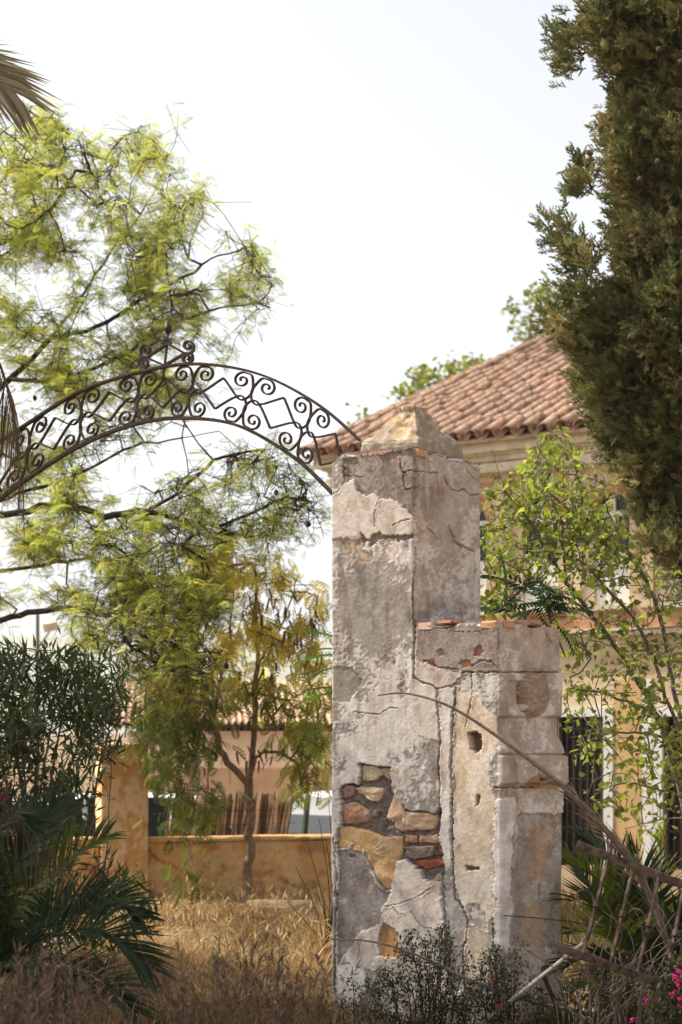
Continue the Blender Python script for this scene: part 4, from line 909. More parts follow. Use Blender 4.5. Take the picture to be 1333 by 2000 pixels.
def thin(p, s, th, sc=60): return p[fbm(p[:, 0]/sc, p[:, 1]/sc, s, 3) > th]
q1 = thin(rand_in_poly(POLY_J, 1900), 71, .44, 70); q2 = thin(rand_in_poly(POLY_J2, 1250), 72, .43, 70)
q3 = rand_in_poly([(150,1190),(300,1200),(430,1270),(430,1310),(350,1360),(250,1300),(150,1230)], 200)
att = np.vstack([atv(q1[:, 0], q1[:, 1], 15.6+RNG.normal(0, .75, len(q1))), atv(q2[:, 0], q2[:, 1], 14.3+RNG.normal(0, .55, len(q2))), atv(q3[:, 0], q3[:, 1], 13.4+RNG.normal(0, .25, len(q3)))])
A, par, r, tips = grow(J_sk, att, .2, .03, .02, .0034, 2.35, .10)
k_ = np.repeat(tips, 3); e_ = A[k_]+RNG.normal(0, .11, (len(k_), 3))+np.array([0, 0, -.03]); A0n = len(A); A = np.vstack([A, e_]); par = np.concatenate([par, k_]); r = np.concatenate([r, np.full(len(k_), .002)])
limbs('trunk', A-off, par, r, M_bark, jac)
src = np.vstack([A[tips], A[A0n:]])
py_ = YH-F*(src[:, 2]-HC)/src[:, 1]; px_ = CX+F*src[:, 0]/src[:, 1]
dens = np.where((py_ > 1185), .5, np.where(py_ > 780, .95, 1.0))*np.clip((fbm(px_/50, py_/50, 88, 3)-.3)*4.2, .3, 1.5)
dens = dens*np.where((px_ > 300) & (py_ > 780) & (py_ < 1070), .4, 1)
rep = RNG.poisson(3.7*dens); P = np.repeat(src, rep, 0)+RNG.normal(0, .018, (rep.sum(), 3)); D = RNG.normal(0, 1, P.shape)*np.array([1, 1, .45])+np.array([0, 0, .05])
foliage('crown', JAC, P-off, D, RNG.uniform(.06, .15, len(P)), np.array([.22, .27, .085]), M_thin, jac, .28, (.33, .32, .10), .5)
k_ = RNG.choice(len(src), 24); pp = src[k_]-np.array([0, 0, .06])-off
T = MB().tube(np.stack([np.zeros(5), np.zeros(5), np.linspace(0, -.062, 5)], 1), np.array([.004, .018, .022, .016, .003]), 7); pme = npmesh('seed_pod', np.concatenate(T.V), [np.concatenate(T.Q), np.concatenate(T.T)], smooth=True); pme.materials.append(M_bark)
for p in pp: o = link('seed_pod', pme, None, jac); o.location = p; o.rotation_euler = RNG.normal(0, .4, 3)
k_ = src[(py_ < 700) & (px_ > 240) & (px_ < 420) & (py_ > 420)]
k_ = k_[RNG.choice(len(k_), 9)]; foliage('blossom', OVAL, np.repeat(k_, 9, 0)+RNG.normal(0, .05, (81, 3))-off, RNG.normal(0, 1, (81, 3)), np.full(81, .045), lin(176, 160, 205)*.6, M_thin, jac, .1)

# ---------------- unseen broad tree added beyond the left of the frame to shade the foreground
wb = np.array([-6.0, 10.9, 0.]); wt = thing('added_shade_tree', 'unseen dense tree added left of the iron arch to shade the ground before the pillar', 'tree', wb)
q = RNG.normal(0, 1, (520, 3)); q = nrm(q)*RNG.random((520, 1))**.4*np.array([2.3, 2.1, 1.7])+wb+np.array([0, -.2, 4.9])
A, par, r, tips = grow([[Vector(wb), Vector(wb)+Vector((.05, 0, 1.5)), Vector(wb)+Vector((0, 0, 3.2)), Vector(wb)+Vector((.1, 0, 4.6))]], q, .5, .06, 0, .008, 2.2, .2); limbs('trunk', A-wb, par, r, M_bark, wt)
src = np.repeat(A[tips], 16, 0); P = src+RNG.normal(0, .16, src.shape); foliage('crown', OVAL, P-wb, RNG.normal(0, 1, P.shape), RNG.uniform(.10, .18, len(P)), np.array([.05, .07, .025]), M_gloss, wt, .25)

# ---------------- slim pod tree in front of the wall
lb = at(481, 1772, 15.7); offl = np.array([lb.x, 15.7, float(gz(lb.x, 15.7))-.03]); DL = 15.6
leu = thing('slim_pod_tree', 'slim forked tree with drooping yellow green leaves and brown pods before the ochre wall', 'tree', offl)
L_sk = [[Vector(offl), at(484,1720,15.7), at(489,1650,15.7), at(488,1580,15.6), at(486,1535,15.6), at(493,1480,15.6), at(497,1400,15.6), at(502,1300,15.6), at(500,1200,15.6), at(497,1100,15.6)],
 [at(486,1535,15.6), at(460,1505,15.4), at(432,1468,15.2), at(418,1410,15.1), at(398,1370,15.0), at(390,1300,14.9), at(370,1230,14.9)],
 [at(418,1410,15.1), at(432,1330,15.2), at(450,1250,15.3), at(455,1150,15.4)], [at(500,1300,15.6), at(540,1240,15.5), at(570,1170,15.4), at(585,1120,15.4)],
 [at(493,1480,15.6), at(540,1470,15.5), at(590,1500,15.3), at(625,1540,15.2)], [at(432,1468,15.2), at(390,1480,14.6), at(370,1530,14.3), at(365,1600,14.2), at(372,1680,14.2)],
 [at(502,1350,15.6), at(560,1370,15.4), at(620,1400,15.2)], [at(398,1370,15), at(340,1400,14.6), at(300,1460,14.5), at(280,1520,14.5)]]
PL1 = [(360,1070),(480,1030),(560,1075),(620,1140),(640,1240),(640,1330),(560,1340),(430,1330),(330,1330),(330,1220)]
PL2 = [(250,1340),(560,1330),(640,1340),(640,1560),(600,1560),(560,1470),(520,1410),(470,1400),(440,1450),(420,1560),(330,1580),(290,1470)]
PL3 = [(330,1560),(420,1560),(405,1650),(385,1740),(360,1760),(345,1690)]
q = np.vstack([thin(rand_in_poly(PL1, 270), 41, .47, 45), thin(rand_in_poly(PL2, 300), 42, .46, 40), rand_in_poly(PL3, 14), rand_in_poly([(290,1340),(420,1330),(400,1500),(300,1530)], 40)])
low = sstep(1350, 1600, q[:, 1])*(q[:, 0] < 440)
att = atv(q[:, 0], q[:, 1], DL-1.2*low+RNG.normal(0, .45, len(q)))
A, par, r, tips = grow(L_sk, att, .25, .03, -.06, .0042, 2.2, .088)
limbs('trunk', A-offl, par, r, M_bark2, leu)
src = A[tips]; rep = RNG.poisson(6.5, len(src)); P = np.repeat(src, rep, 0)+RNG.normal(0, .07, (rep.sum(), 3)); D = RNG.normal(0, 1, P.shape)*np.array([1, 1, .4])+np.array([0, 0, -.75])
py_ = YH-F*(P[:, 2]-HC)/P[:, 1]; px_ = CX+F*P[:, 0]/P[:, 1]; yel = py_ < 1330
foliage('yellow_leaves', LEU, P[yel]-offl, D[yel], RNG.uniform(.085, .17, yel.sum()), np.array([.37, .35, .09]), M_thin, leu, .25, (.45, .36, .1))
drk = ~yel & (px_ < 435); yel = yel | drk  # low leaves on the left get a deeper green
foliage('dark_leaves', LEU, P[drk]-offl, D[drk], RNG.uniform(.08, .16, drk.sum()), np.array([.075, .10, .032]), M_thin, leu, .3, (.14, .16, .04))
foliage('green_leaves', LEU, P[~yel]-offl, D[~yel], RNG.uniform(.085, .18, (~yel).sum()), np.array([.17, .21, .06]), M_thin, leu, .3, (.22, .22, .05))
pc = np.array([(560,1180),(600,1200),(545,1215),(500,1170),(525,1300),(480,1330),(600,1290),(570,1240),(585,1230),(425,1330),(520,1390),(505,1470)])
pq = np.repeat(pc, 13, 0)+RNG.normal(0, 17, (156, 2)); kpods = pod_mesh('pods', atv(pq[:, 0], pq[:, 1], 15.2+RNG.normal(0, .2, 156))-offl, RNG.uniform(.09, .16, 156), .075, lin(120, 84, 62), M_dry, leu); kpods['kind'] = 'stuff'

# ---------------- cypress, its trunk beyond the right of the frame
cyd = 13.2; cb = at(1410, 1420+F*1.7/cyd, cyd); offc = np.array([cb.x, cyd, 0.])
cyp = thing('cypress_tree', 'tall dense dark olive cypress with shaggy tufts and small cones towering over the tiled house', 'tree', offc)
SY = np.array([-700,-500,-200,0,35,50,110,160,200,330,430,520,560,600,650,720,800,860,920,1000,1060,1100,1140,1180]); SX = np.array([1330,1280,1200,1172,1165,1108,1108,1135,1148,1140,1158,1150,1150,1130,1085,1092,1122,1155,1185,1225,1240,1290,1330,1380])
SX = SX+np.where((SY > 55) & (SY < 620), 30, 12)
def crown_r(z): y = YH-(z-HC)*F/cyd; return np.maximum(.05, (1410-np.interp(y, SY, SX))/F*cyd)
nl_ = 900; zl = RNG.uniform(HC+(YH-1110)/F*cyd, HC+(YH+560)/F*cyd, nl_); al = RNG.uniform(0, 2*np.pi, nl_)
dx_, dy_ = np.cos(al), np.sin(al); kk = ((dy_ < .4) & (dx_ < .8)) | (RNG.random(nl_) < .2); zl, dx_, dy_ = zl[kk], dx_[kk], dy_[kk]; nl_ = len(zl)
lr = RNG.uniform(.14, .30, nl_); rl_ = np.maximum(.05, (crown_r(zl)-lr-.2)*np.where(RNG.random(nl_) < .75, RNG.uniform(.86, 1.02, nl_), RNG.uniform(.45, .8, nl_)))
lc = np.stack([dx_*rl_, dy_*rl_, zl], 1)
for y_ in np.arange(-60, 1080, 22):
    w_ = RNG.uniform(.10, .2); z_ = HC+(YH-y_)/F*cyd; a_ = RNG.uniform(-.7, .3); e_ = np.array([[-max(.05, crown_r(z_)-w_-.10-.14*RNG.random()**2), a_*.5, z_]])
    lc = np.vstack([lc, e_]); lr = np.append(lr, w_); dx_ = np.append(dx_, -.9); dy_ = np.append(dy_, -.4); nl_ += 1
out_ = np.stack([dx_, dy_, dx_*0+.55], 1); ns = 9
sd = nrm(RNG.normal(0, 1, (nl_*ns, 3))+np.repeat(out_, ns, 0)*.9); cc = np.repeat(lc, ns, 0)+sd*np.repeat(lr, ns)[:, None]*RNG.uniform(.55, 1.0, (nl_*ns, 1))+offc
ltone = np.repeat(RNG.random(nl_), ns)
ex = []
for pts, rad in (([(1160,500),(1130,480),(1100,458),(1075,448)], 8), ([(1120,660),(1100,640),(1085,615)], 12), ([(1150,330),(1138,345),(1135,380)], 8), ([(1120,60),(1112,90),(1118,130),(1150,60),(1180,55),(1220,50)], 12), ([(1160,560),(1140,590),(1110,580)], 12), ([(1150,520),(1130,505),(1120,520)], 10), ([(1310,1080),(1290,1060),(1325,1100)], 12)):
    for p in crom(np.array(pts, float), 3): ex.append(at(p[0]+RNG.normal(0, 3), p[1]+RNG.normal(0, 4), cyd-.35+RNG.normal(0, .12)))
ex = np.array([tuple(e) for e in ex]); cen = np.vstack([cc, ex]); isx = np.arange(len(cen)) >= len(cc)
nper = np.where(isx, 12, 13); P = np.repeat(cen, nper, 0); ax = P-np.array([cb.x, cyd, 0]); ax[:, 2] = 0; ax = nrm(ax)
sg = np.repeat(np.where(isx, .055, .06), nper)[:, None]; P = P+RNG.normal(0, 1, P.shape)*sg
cd = np.repeat(RNG.normal(0, 1, (len(cen), 3))*np.array([.35, .35, .3]), nper, 0)
D = ax*.75+cd+np.array([0, 0, .45])+RNG.normal(0, .42, P.shape)
tone = np.repeat(np.concatenate([ltone, RNG.random(len(ex))])*.75+.25*RNG.random(len(cen)), nper); base = np.array([.115, .135, .048])[None]*(1-tone[:, None]**2)+np.array([.33, .27, .12])[None]*tone[:, None]**2
M = rot_to(nrm(D), RNG.normal(0, 1.2, len(P))); V, f = scatter(SPRAY[0], SPRAY[1], M, P-offc, RNG.uniform(.085, .17, len(P)))
build('crown', V, f, M_needle, cyp, np.repeat(base*(1+RNG.normal(0, .25, (len(P), 1))).clip(.4, 1.8), len(SPRAY[0]), 0))
mb = MB(); mb.tube([(0, 0, -.05), (.03, 0, 2), (0, .02, 5), (0, 0, 9)], np.array([.22, .19, .14, .05]), 12)
for i in range(0, len(cc), 9): 
    c0 = cc[i]-offc; mb.tube([(0, 0, max(.5, c0[2]-.5)), tuple(c0*np.array([.5, .5, 1])-np.array([0, 0, .2])), tuple(c0)], np.array([.03, .018, .006]), 4, False)
mb.build('trunk', M_bark, cyp)
co_v = MB(); an_ = np.linspace(0, 1, 7); co_v.tube(np.stack([an_*0, an_*0, an_*.042-.021], 1), .0215*np.sin(np.pi*(.06+.88*an_)), 8); cme = npmesh('cone', np.concatenate(co_v.V), [np.concatenate(co_v.Q), np.concatenate(co_v.T)], smooth=True); cme.materials.append(solid('cone_scales', lin(98, 80, 62), .9, .4, 90, .8, 120))
for p in ((1110,130),(1150,298),(1154,300),(1192,231),(1168,332),(1285,315),(1250,350),(1220,385),(1235,462),(1287,96),(1137,115),(1080,645),(1330,120)):
    o = link('cone', cme, None, cyp); o.location = at(p[0], p[1], cyd-.85)-Vector(offc); o.rotation_euler = RNG.normal(0, 1, 3)

# ---------------- mulberry-like bush at the right
D0 = 11.2; bb = at(1362, 1420+F*1.7/D0, D0); offb = np.array([bb.x, D0, 0.])
bush = thing('leafy_shrub', 'tall open shrub with fanning grey stems and fresh lime heart shaped leaves beside the pillar', 'shrub', offb)
B_sk = [[Vector(offb), at(1358,1800,11.2), at(1352,1650,11.2), at(1345,1560,11.2), at(1335,1450,11.2), at(1316,1347,11.2), at(1303,1276,11.2), at(1287,1198,11.1), at(1261,1136,11.1), at(1225,1078,11.0), at(1186,1052,11.0), at(1147,1013,10.9), at(1108,990,10.8), at(1062,954,10.8)],
 [at(1345,1560,11.2), at(1332,1445,11.0), at(1300,1360,11.0), at(1277,1289,10.9), at(1241,1214,10.8), at(1212,1178,10.7), at(1170,1133,10.6), at(1140,1100,10.6), at(1095,1081,10.5), at(1040,1078,10.5)],
 [at(1352,1640,11.2), at(1300,1445,11.3), at(1270,1376,11.2), at(1235,1315,11.1), at(1192,1247,11.0), at(1147,1191,10.9), at(1108,1139,10.8), at(1075,1087,10.7), at(1040,1022,10.6), at(994,970,10.5), at(975,922,10.5), at(962,880,10.5)],
 [at(1147,1191,10.9), at(1110,1170,10.6), at(1075,1149,10.4), at(1030,1123,10.2), at(971,1087,10.0), at(936,1078,9.9)],
 [at(1290,1400,11.2), at(1225,1370,10.9), at(1160,1350,10.7), at(1108,1344,10.6)], [at(1335,1450,11.2), at(1257,1432,10.8), at(1199,1432,10.6), at(1114,1441,10.4)],
 [at(1147,1013,10.9), at(1134,954,10.8), at(1124,915,10.8), at(1112,860,10.8)], [at(1225,1078,11), at(1190,1000,10.9), at(1180,930,10.9)], [at(1345,1560,11.2), at(1280,1540,10.9), at(1210,1530,10.8), at(1150,1560,10.7)],
 [at(1108,1139,10.8), at(1100,1060,10.7), at(1090,1000,10.7), at(1060,930,10.7), at(1050,840,10.7)], [at(1287,1198,11.1), at(1310,1130,11.2), at(1333,1080,11.2)], [at(1350,1600,11.2), at(1290,1600,11.3), at(1220,1620,11.2)]]
PB1 = [(955,890),(1000,960),(1050,860),(1110,840),(1130,890),(1190,950),(1210,1040),(1260,1090),(1200,1140),(1100,1160),(1030,1120),(950,1120),(938,1050),(965,980)]
PB2 = [(1100,1180),(1260,1100),(1400,1150),(1400,1560),(1260,1640),(1150,1560),(1115,1450),(1102,1330),(1100,1250)]
q = np.vstack([rand_in_poly(PB1, 420), rand_in_poly(PB2, 340), rand_in_poly([(940,1150),(1000,1150),(1010,1205),(940,1205)], 26)])
att = atv(q[:, 0], q[:, 1], 10.75+RNG.normal(0, .32, len(q)))
A, par, r, tips = grow(B_sk, att, .14, .016, -.03, .0026, 2.5, .026)
limbs('stems', A-offb, par, r, M_bark3, bush)
src = A[tips]; rep = 1+RNG.poisson(3.4, len(src)); P = np.repeat(src, rep, 0)+RNG.normal(0, .042, (rep.sum(), 3)); D = RNG.normal(0, 1, P.shape)*np.array([1, 1, .5])+np.array([-.1, -.1, -.35])
CURL = (HEART[0]*np.array([.7, 1, 1])+np.array([0, 0, 1])*(np.abs(HEART[0][:, :1])*.55-HEART[0][:, 1:2]**2*.35), HEART[1]); h1 = RNG.random(len(P)) < .5
foliage('leaves', HEART, P[h1]-offb, D[h1], .024+.052*RNG.random(h1.sum())**1.5, np.array([.17, .215, .055]), M_leaf, bush, .32, (.27, .28, .06), .9)
foliage('curled_leaves', CURL, P[~h1]-offb, D[~h1], .022+.05*RNG.random((~h1).sum())**1.3, np.array([.19, .23, .06]), M_leaf, bush, .32, (.30, .30, .07), .9)

# ---------------- leaves behind the step of the pillar
hb = np.array([at(1020, 1300, 10.6).x, 10.6, 0.])
hv = thing('heaven_tree_sapling', 'dark green sapling with long compound leaves behind the step of the pillar', 'sapling', hb)
mb = MB(); mb.tube([(0, 0, 0), (.03, 0, 1.2), (.02, .02, 2.45)], np.array([.02, .015, .008]), 7); mb.build('stem', M_bark3, hv)
q = np.array([(1010,1190),(1030,1175),(1050,1190),(990,1185),(1065,1185),(1040,1160),(1015,1160),(1075,1200)]); q = np.repeat(q, 3, 0)+RNG.normal(0, 9, (24, 2))
P = atv(q[:, 0], q[:, 1], 10.5+RNG.normal(0, .12, 24))-hb; foliage('leaves', HEAVEN, P, RNG.normal(0, 1, (24, 3))*np.array([1, .6, .4])+np.array([0, -.2, .2]), RNG.uniform(.2, .34, 24), np.array([.03, .07, .03]), M_gloss, hv, .2)
hb2 = np.array([at(690, 1300, 11).x, 11., 0.])
hv2 = thing('heaven_tree_sapling', 'sapling whose dark feathered leaves poke out past the arch side of the pillar', 'sapling', hb2)
mb = MB(); mb.tube([(0, 0, 0), (.02, 0, 1.2), (-.02, .02, 2.3)], np.array([.02, .015, .006]), 7); mb.build('stem', M_bark3, hv2)
q = np.array([(668,1275),(672,1268),(668,1350),(672,1345),(670,1300),(675,1250)]); P = atv(q[:, 0], q[:, 1], 10.95+RNG.normal(0, .05, 6))-hb2
foliage('leaves', HEAVEN, P, np.array([(-1, -.2, .12), (-1, .1, .25), (-1, -.1, .1), (-1, .2, .3), (-.9, .3, .0), (-.8, 0, .5)]), RNG.uniform(.22, .27, 6), np.array([.06, .13, .035]), M_leaf, hv2, .2)

# ---------------- tree behind the house
tb = np.array([at(1010, 1400, 34).x, 34., SZ])
bt = thing('tree_behind_house', 'leafy tree whose twigs show over the hip of the tiled roof', 'tree', tb)
T_sk = [[Vector(tb), at(1010,1200,34), at(1005,900,34), at(1010,740,34), at(1030,660,34), at(1045,600,34), at(1050,560,34)], [at(1005,900,34), at(940,800,34), at(880,745,34), at(800,765,34)], [at(940,800,34), at(925,720,34)], [at(880,760,34), at(790,830,34), at(705,820,34)]]
q = np.vstack([rand_in_poly([(772,775),(800,730),(860,705),(950,700),(960,722),(880,765),(800,788)], 80), rand_in_poly([(990,600),(1040,565),(1095,555),(1095,650),(1025,690),(1000,650)], 70), rand_in_poly([(698,810),(712,806),(714,835),(700,836)], 5)])
A, par, r, tips = grow(T_sk, atv(q[:, 0], q[:, 1], 34+RNG.normal(0, .5, len(q))), .4, .05, 0, .006, 2.3, .12); limbs('trunk', A-tb, par, r, M_bark3, bt)
src = np.repeat(A[tips], 5, 0); P = src+RNG.normal(0, .09, src.shape); foliage('crown', HEART, P-tb, RNG.normal(0, 1, P.shape), RNG.uniform(.09, .17, len(P)), np.array([.13, .17, .04]), M_leaf, bt, .25, (.22, .2, .05))

# ---------------- oleander at the left
ob = np.array([at(60, 1500, 11.2).x, 11.2, 0.])
ole = thing('oleander_bush', 'tall dark oleander bush with narrow leaves and a few magenta flowers above the young palm', 'bush', ob)
O_sk = [[Vector(ob), at(62,1800,11.2), at(60,1650,11.2)]]
for tpx, tpy in ((20,1290),(80,1270),(140,1255),(200,1300),(240,1370),(-40,1300),(110,1380),(180,1430),(220,1480),(30,1420)):
    O_sk.append([at(60+RNG.normal(0, 6), 1760, 11.2), at(60+(tpx-60)*.25, 1620, 11.1), at(60+(tpx-60)*.65, 1460, 11.0+RNG.normal(0, .2)), at(tpx, tpy, 10.9+RNG.normal(0, .4))])
O_sk += [[at(80,1760,11.2), at(195,1720,11), at(215,1520,11), at(240,1330,11)], [at(80,1760,11.2), at(170,1640,11), at(190,1520,10.9), at(215,1430,10.9)], [at(60,1760,11.2), at(100,1600,11), at(150,1530,10.8), at(205,1465,10.8)]]
PO = [(-60,1285),(60,1275),(150,1255),(240,1300),(258,1380),(220,1450),(190,1540),(160,1620),(90,1690),(-60,1700)]
PO2 = [(-60,1690),(150,1680),(240,1710),(285,1790),(270,1860),(130,1900),(-60,1900)]
q = np.vstack([thin(rand_in_poly(PO, 560), 52, .42, 40), rand_in_poly(PO2, 110)])
A, par, r, tips = grow(O_sk, atv(q[:, 0], q[:, 1], 10.9+RNG.normal(0, .4, len(q))), .2, .02, -.04, .0028, 2.4, .03)
limbs('stems', A-ob, par, r, M_bark3, ole)
src = np.repeat(A[tips], 13, 0); P = src+RNG.normal(0, .055, src.shape); D = RNG.normal(0, .75, P.shape)+np.array([0, 0, .55])
foliage('leaves', LANCE, P-ob, D, RNG.uniform(.075, .15, len(P)), np.array([.05, .08, .03]), M_gloss, ole, .3, (.09, .12, .035))
for i, (p, c) in enumerate((((6,1562), lin(170,40,110)), ((10,1555), lin(160,36,104)), ((30,1632), lin(224,120,170)), ((22,1528), lin(150,40,100)), ((84,1793), lin(120,36,84)))):
    foliage('flower', OVAL, np.array([tuple(at(p[0], p[1], 10.35)-Vector(ob))]*12)+RNG.normal(0, .012, (12, 3)), RNG.normal(0, 1, (12, 3))+np.array([0, -.5, .3]), np.full(12, .036), c, M_leaf, ole, .15)

# ---------------- palms
def frond(name, pts, parent, off, ll, n, col, mat, w=.016, vee=.35, up=(0, 0, 1), droop=.15, rw=.012, fw=.55, start=.12, dv=.2, rag=.1):
    P = crom(np.array([tuple(p) for p in pts]), 10)-off; L = np.concatenate([[0], np.cumsum(np.linalg.norm(np.diff(P, axis=0), axis=1))]); L /= L[-1]
    mb = MB(); mb.tube(P, rw*(1.05-L*.85), 5); nb0 = sum(len(v) for v in mb.V)
    t = np.linspace(start, 1, n); C = np.stack([np.interp(t, L, P[:, i]) for i in range(3)], 1); Tn = nrm(np.stack([np.interp(t, L, np.gradient(P[:, i])) for i in range(3)], 1))
    Sd = nrm(np.cross(Tn, np.array([up]))); Nn = np.cross(Sd, Tn); V = []; q = []
    for s in (-1, 1):
        ln = ll*np.interp(t, [0, .2, .5, .8, 1], [.45, .8, 1, .85, .5])*(1+RNG.normal(0, rag, n)); f_ = fw+t*.6
        d = nrm(Tn*f_[:, None]+Sd*s*(1-.5*t[:, None])+Nn*vee+RNG.normal(0, rag*.8, (n, 3))); wv = nrm(np.cross(d, Nn+RNG.normal(0, .25, (n, 3))))*w/2
        k0 = nb0+sum(len(v) for v in V); dr = np.array([0, 0, -1.])
        a = C; b = C+d*ln[:, None]*.45+dr*droop*.15*ln[:, None]; c = C+d*ln[:, None]+dr*droop*ln[:, None]
        V.append(np.stack([a-wv*.6, a+wv*.6, b-wv, b+wv, c], 1).reshape(-1, 3)); i = np.arange(n)[:, None]*5+k0
        q.append(i+np.array([[0, 1, 3, 2]])); q.append(i+np.array([[2, 3, 4, 4]]))
    Q4 = np.vstack([q[0], q[2]]); T3 = np.vstack([q[1][:, :3], q[3][:, :3]])
    VV = np.vstack(mb.V+V); cc_ = np.vstack([np.repeat(np.array([col])*.8+.01, nb0, 0), percol(col, 2*n, 5, dv)])
    return build(name, VV, [np.vstack(mb.Q+[Q4]), np.vstack(mb.T+[T3])], mat, parent, cc_)
GP = np.array([.026, .046, .016]); GD = np.array([.16, .115, .075]); GY = np.array([.12, .15, .03])
pb = np.array([at(-30, 1900, 9.9).x, 9.9, 0.])
yp = thing('young_palm', 'low feather palm with dark arching fronds in the shade under the oleander', 'palm', pb)
mb = MB(); mb.tube([(0, 0, -.05), (0, 0, .2), (0, 0, .38)], np.array([.12, .15, .08]), 10); mb.build('stump', M_bark, yp)
c0 = at(-30, 1905, 9.9)
for pts, l, c, vee in (([c0, at(40,1760,9.7), at(100,1708,9.6), at(160,1660,9.5), at(205,1635,9.5)], .34, GY*.75, .5), ([c0, at(40,1850,9.6), at(110,1828,9.4), at(190,1815,9.3), at(250,1850,9.3), at(292,1892,9.3)], .38, GP, .6),
    ([c0, at(10,1740,9.9), at(60,1640,9.9), at(110,1570,10)], .36, GP, .4), ([c0, at(-40,1750,9.8), at(-20,1650,9.7), at(30,1590,9.6), at(60,1600,9.6)], .36, GP, .4),
    ([c0, at(60,1890,9.3), at(130,1900,9.1), at(210,1925,9.0), at(260,1975,9.0)], .36, GP, .5), ([c0, at(20,1870,9.2), at(60,1880,8.9), at(100,1930,8.8), at(120,1990,8.8)], .36, GP*.9, .4),
    ([c0, at(60,1810,10.1), at(140,1770,10.3), at(220,1760,10.4), at(270,1790,10.4)], .34, GP*1.1, .5), ([c0, at(-80,1800,9.6), at(-150,1700,9.5), at(-220,1680,9.4)], .4, GP, .4), ([c0, at(-60,1880,9.2), at(-90,1880,8.8), at(-120,1930,8.5)], .4, GP, .4)):
    frond('frond', pts, yp, pb, l*1.05, 66, c, M_gloss, .018, vee, (0, -.75, .65))
frond('dead_frond', [c0, at(-60,1600,9.3), at(-5,1568,9.2), at(50,1610,9.1), at(110,1670,9.0), at(168,1748,9.0)], yp, pb, .24, 46, GD*.5, M_dry, .008, -.5, droop=.9)
frond('dead_frond', [c0, at(40,1940,9.1), at(110,1890,9), at(170,1900,9), at(205,1930,9)], yp, pb, .18, 26, lin(190,150,120)*.7, M_dry, .014, .2)

rb_ = np.array([at(1285, 1900, 10.4).x, 10.4, 0.]); c0 = at(1285, 1905, 10.4)
rp_ = thing('young_palm', 'low feather palm with yellow green fronds behind the fallen rusty gate', 'palm', rb_)
mb = MB(); mb.tube([(0, 0, -.05), (0, 0, .15), (0, 0, .3)], np.array([.1, .13, .07]), 10); mb.build('stump', M_bark, rp_)
for pts, l, c in (([c0, at(1230,1790,10.2), at(1170,1720,10.1), at(1120,1690,10), at(1095,1690,10)], .34, GY*.8), ([c0, at(1220,1850,10), at(1160,1820,9.9), at(1105,1825,9.8)], .32, GY), ([c0, at(1290,1780,10.4), at(1290,1690,10.4), at(1300,1630,10.4)], .26, np.array([.3, .28, .06])),
    ([c0, at(1340,1800,10.4), at(1380,1740,10.4), at(1440,1740,10.4)], .34, GP), ([c0, at(1250,1900,9.9), at(1190,1895,9.7), at(1130,1930,9.6)], .32, GP), ([c0, at(1230,1760,10.6), at(1190,1680,10.7), at(1140,1640,10.8)], .34, GP*1.2), ([c0, at(1310,1850,10), at(1330,1800,9.9), at(1360,1800,9.8)], .32, GP), ([c0, at(1200,1800,9.7), at(1150,1760,9.5), at(1112,1760,9.4)], .34, GY*.7), ([c0, at(1210,1880,9.6), at(1150,1870,9.4), at(1100,1890,9.3)], .34, GP), ([c0, at(1260,1770,10), at(1250,1700,10), at(1230,1660,10)], .34, GP*1.2), ([c0, at(1190,1780,10.8), at(1130,1700,11), at(1090,1680,11.1)], .36, GP*1.1)):
    frond('frond', pts, rp_, rb_, l*1.1, 56, c, M_gloss, .022, .4)

tpx = np.array([at(-360, 1420, 8.7).x, 8.7, 0.]); ct = at(-360, 300, 8.7)
tp = thing('tall_palm', 'tall palm with grey green and dead brown fronds hanging beside the iron arch', 'palm', tpx)
mb = MB(); zz_ = np.linspace(-.05, ct.z, 26); mb.tube(np.stack([zz_*0, zz_*0, zz_], 1), .19+.02*np.sin(np.arange(26)*2.6), 12); mb.build('trunk', M_bark3, tp)
frond('frond', [ct, at(-250,150,8.4), at(-150,105,8.2), at(-60,125,8.1), at(22,175,8.05)], tp, tpx, .50, 80, np.array([.26, .225, .14]), M_dry, .026, .02, (0, -1, .25), .22, fw=1.3, rag=.1)
frond('frond', [ct, at(-280,180,8.9), at(-180,120,9), at(-90,140,9.1), at(-30,230,9.1)], tp, tpx, .42, 50, np.array([.12, .12, .06]), M_dry, .022, .1, droop=.3)
frond('dead_frond', [ct, at(-230,420,8.5), at(-110,560,8.4), at(-10,690,8.35), at(22,790,8.3), at(36,880,8.3), at(46,955,8.3)], tp, tpx, .30, 74, np.array([.14, .10, .07]), M_dry, .011, -.35, droop=.9, fw=1.1, rag=.12)
frond('dead_frond', [ct, at(-260,460,8.6), at(-160,650,8.5), at(-60,850,8.4), at(-25,960,8.4), at(-8,1060,8.4)], tp, tpx, .30, 60, np.array([.12, .09, .065]), M_dry, .012, -.35, droop=.9, fw=1.1)
for a in np.linspace(0, 2*np.pi, 15)[:-1]:
    d_ = Vector((math.cos(a), math.sin(a), 0))
    if d_.x > -.2: continue
    k = RNG.uniform(.3, 1); frond('frond', [ct, ct+d_*.6+Vector((0, 0, .5*k+.1)), ct+d_*1.3+Vector((0, 0, .55*k)), ct+d_*2.0+Vector((0, 0, -.1-.5*(1-k)))], tp, tpx, .42, 44, GP*1.3, M_gloss, .022, .2)

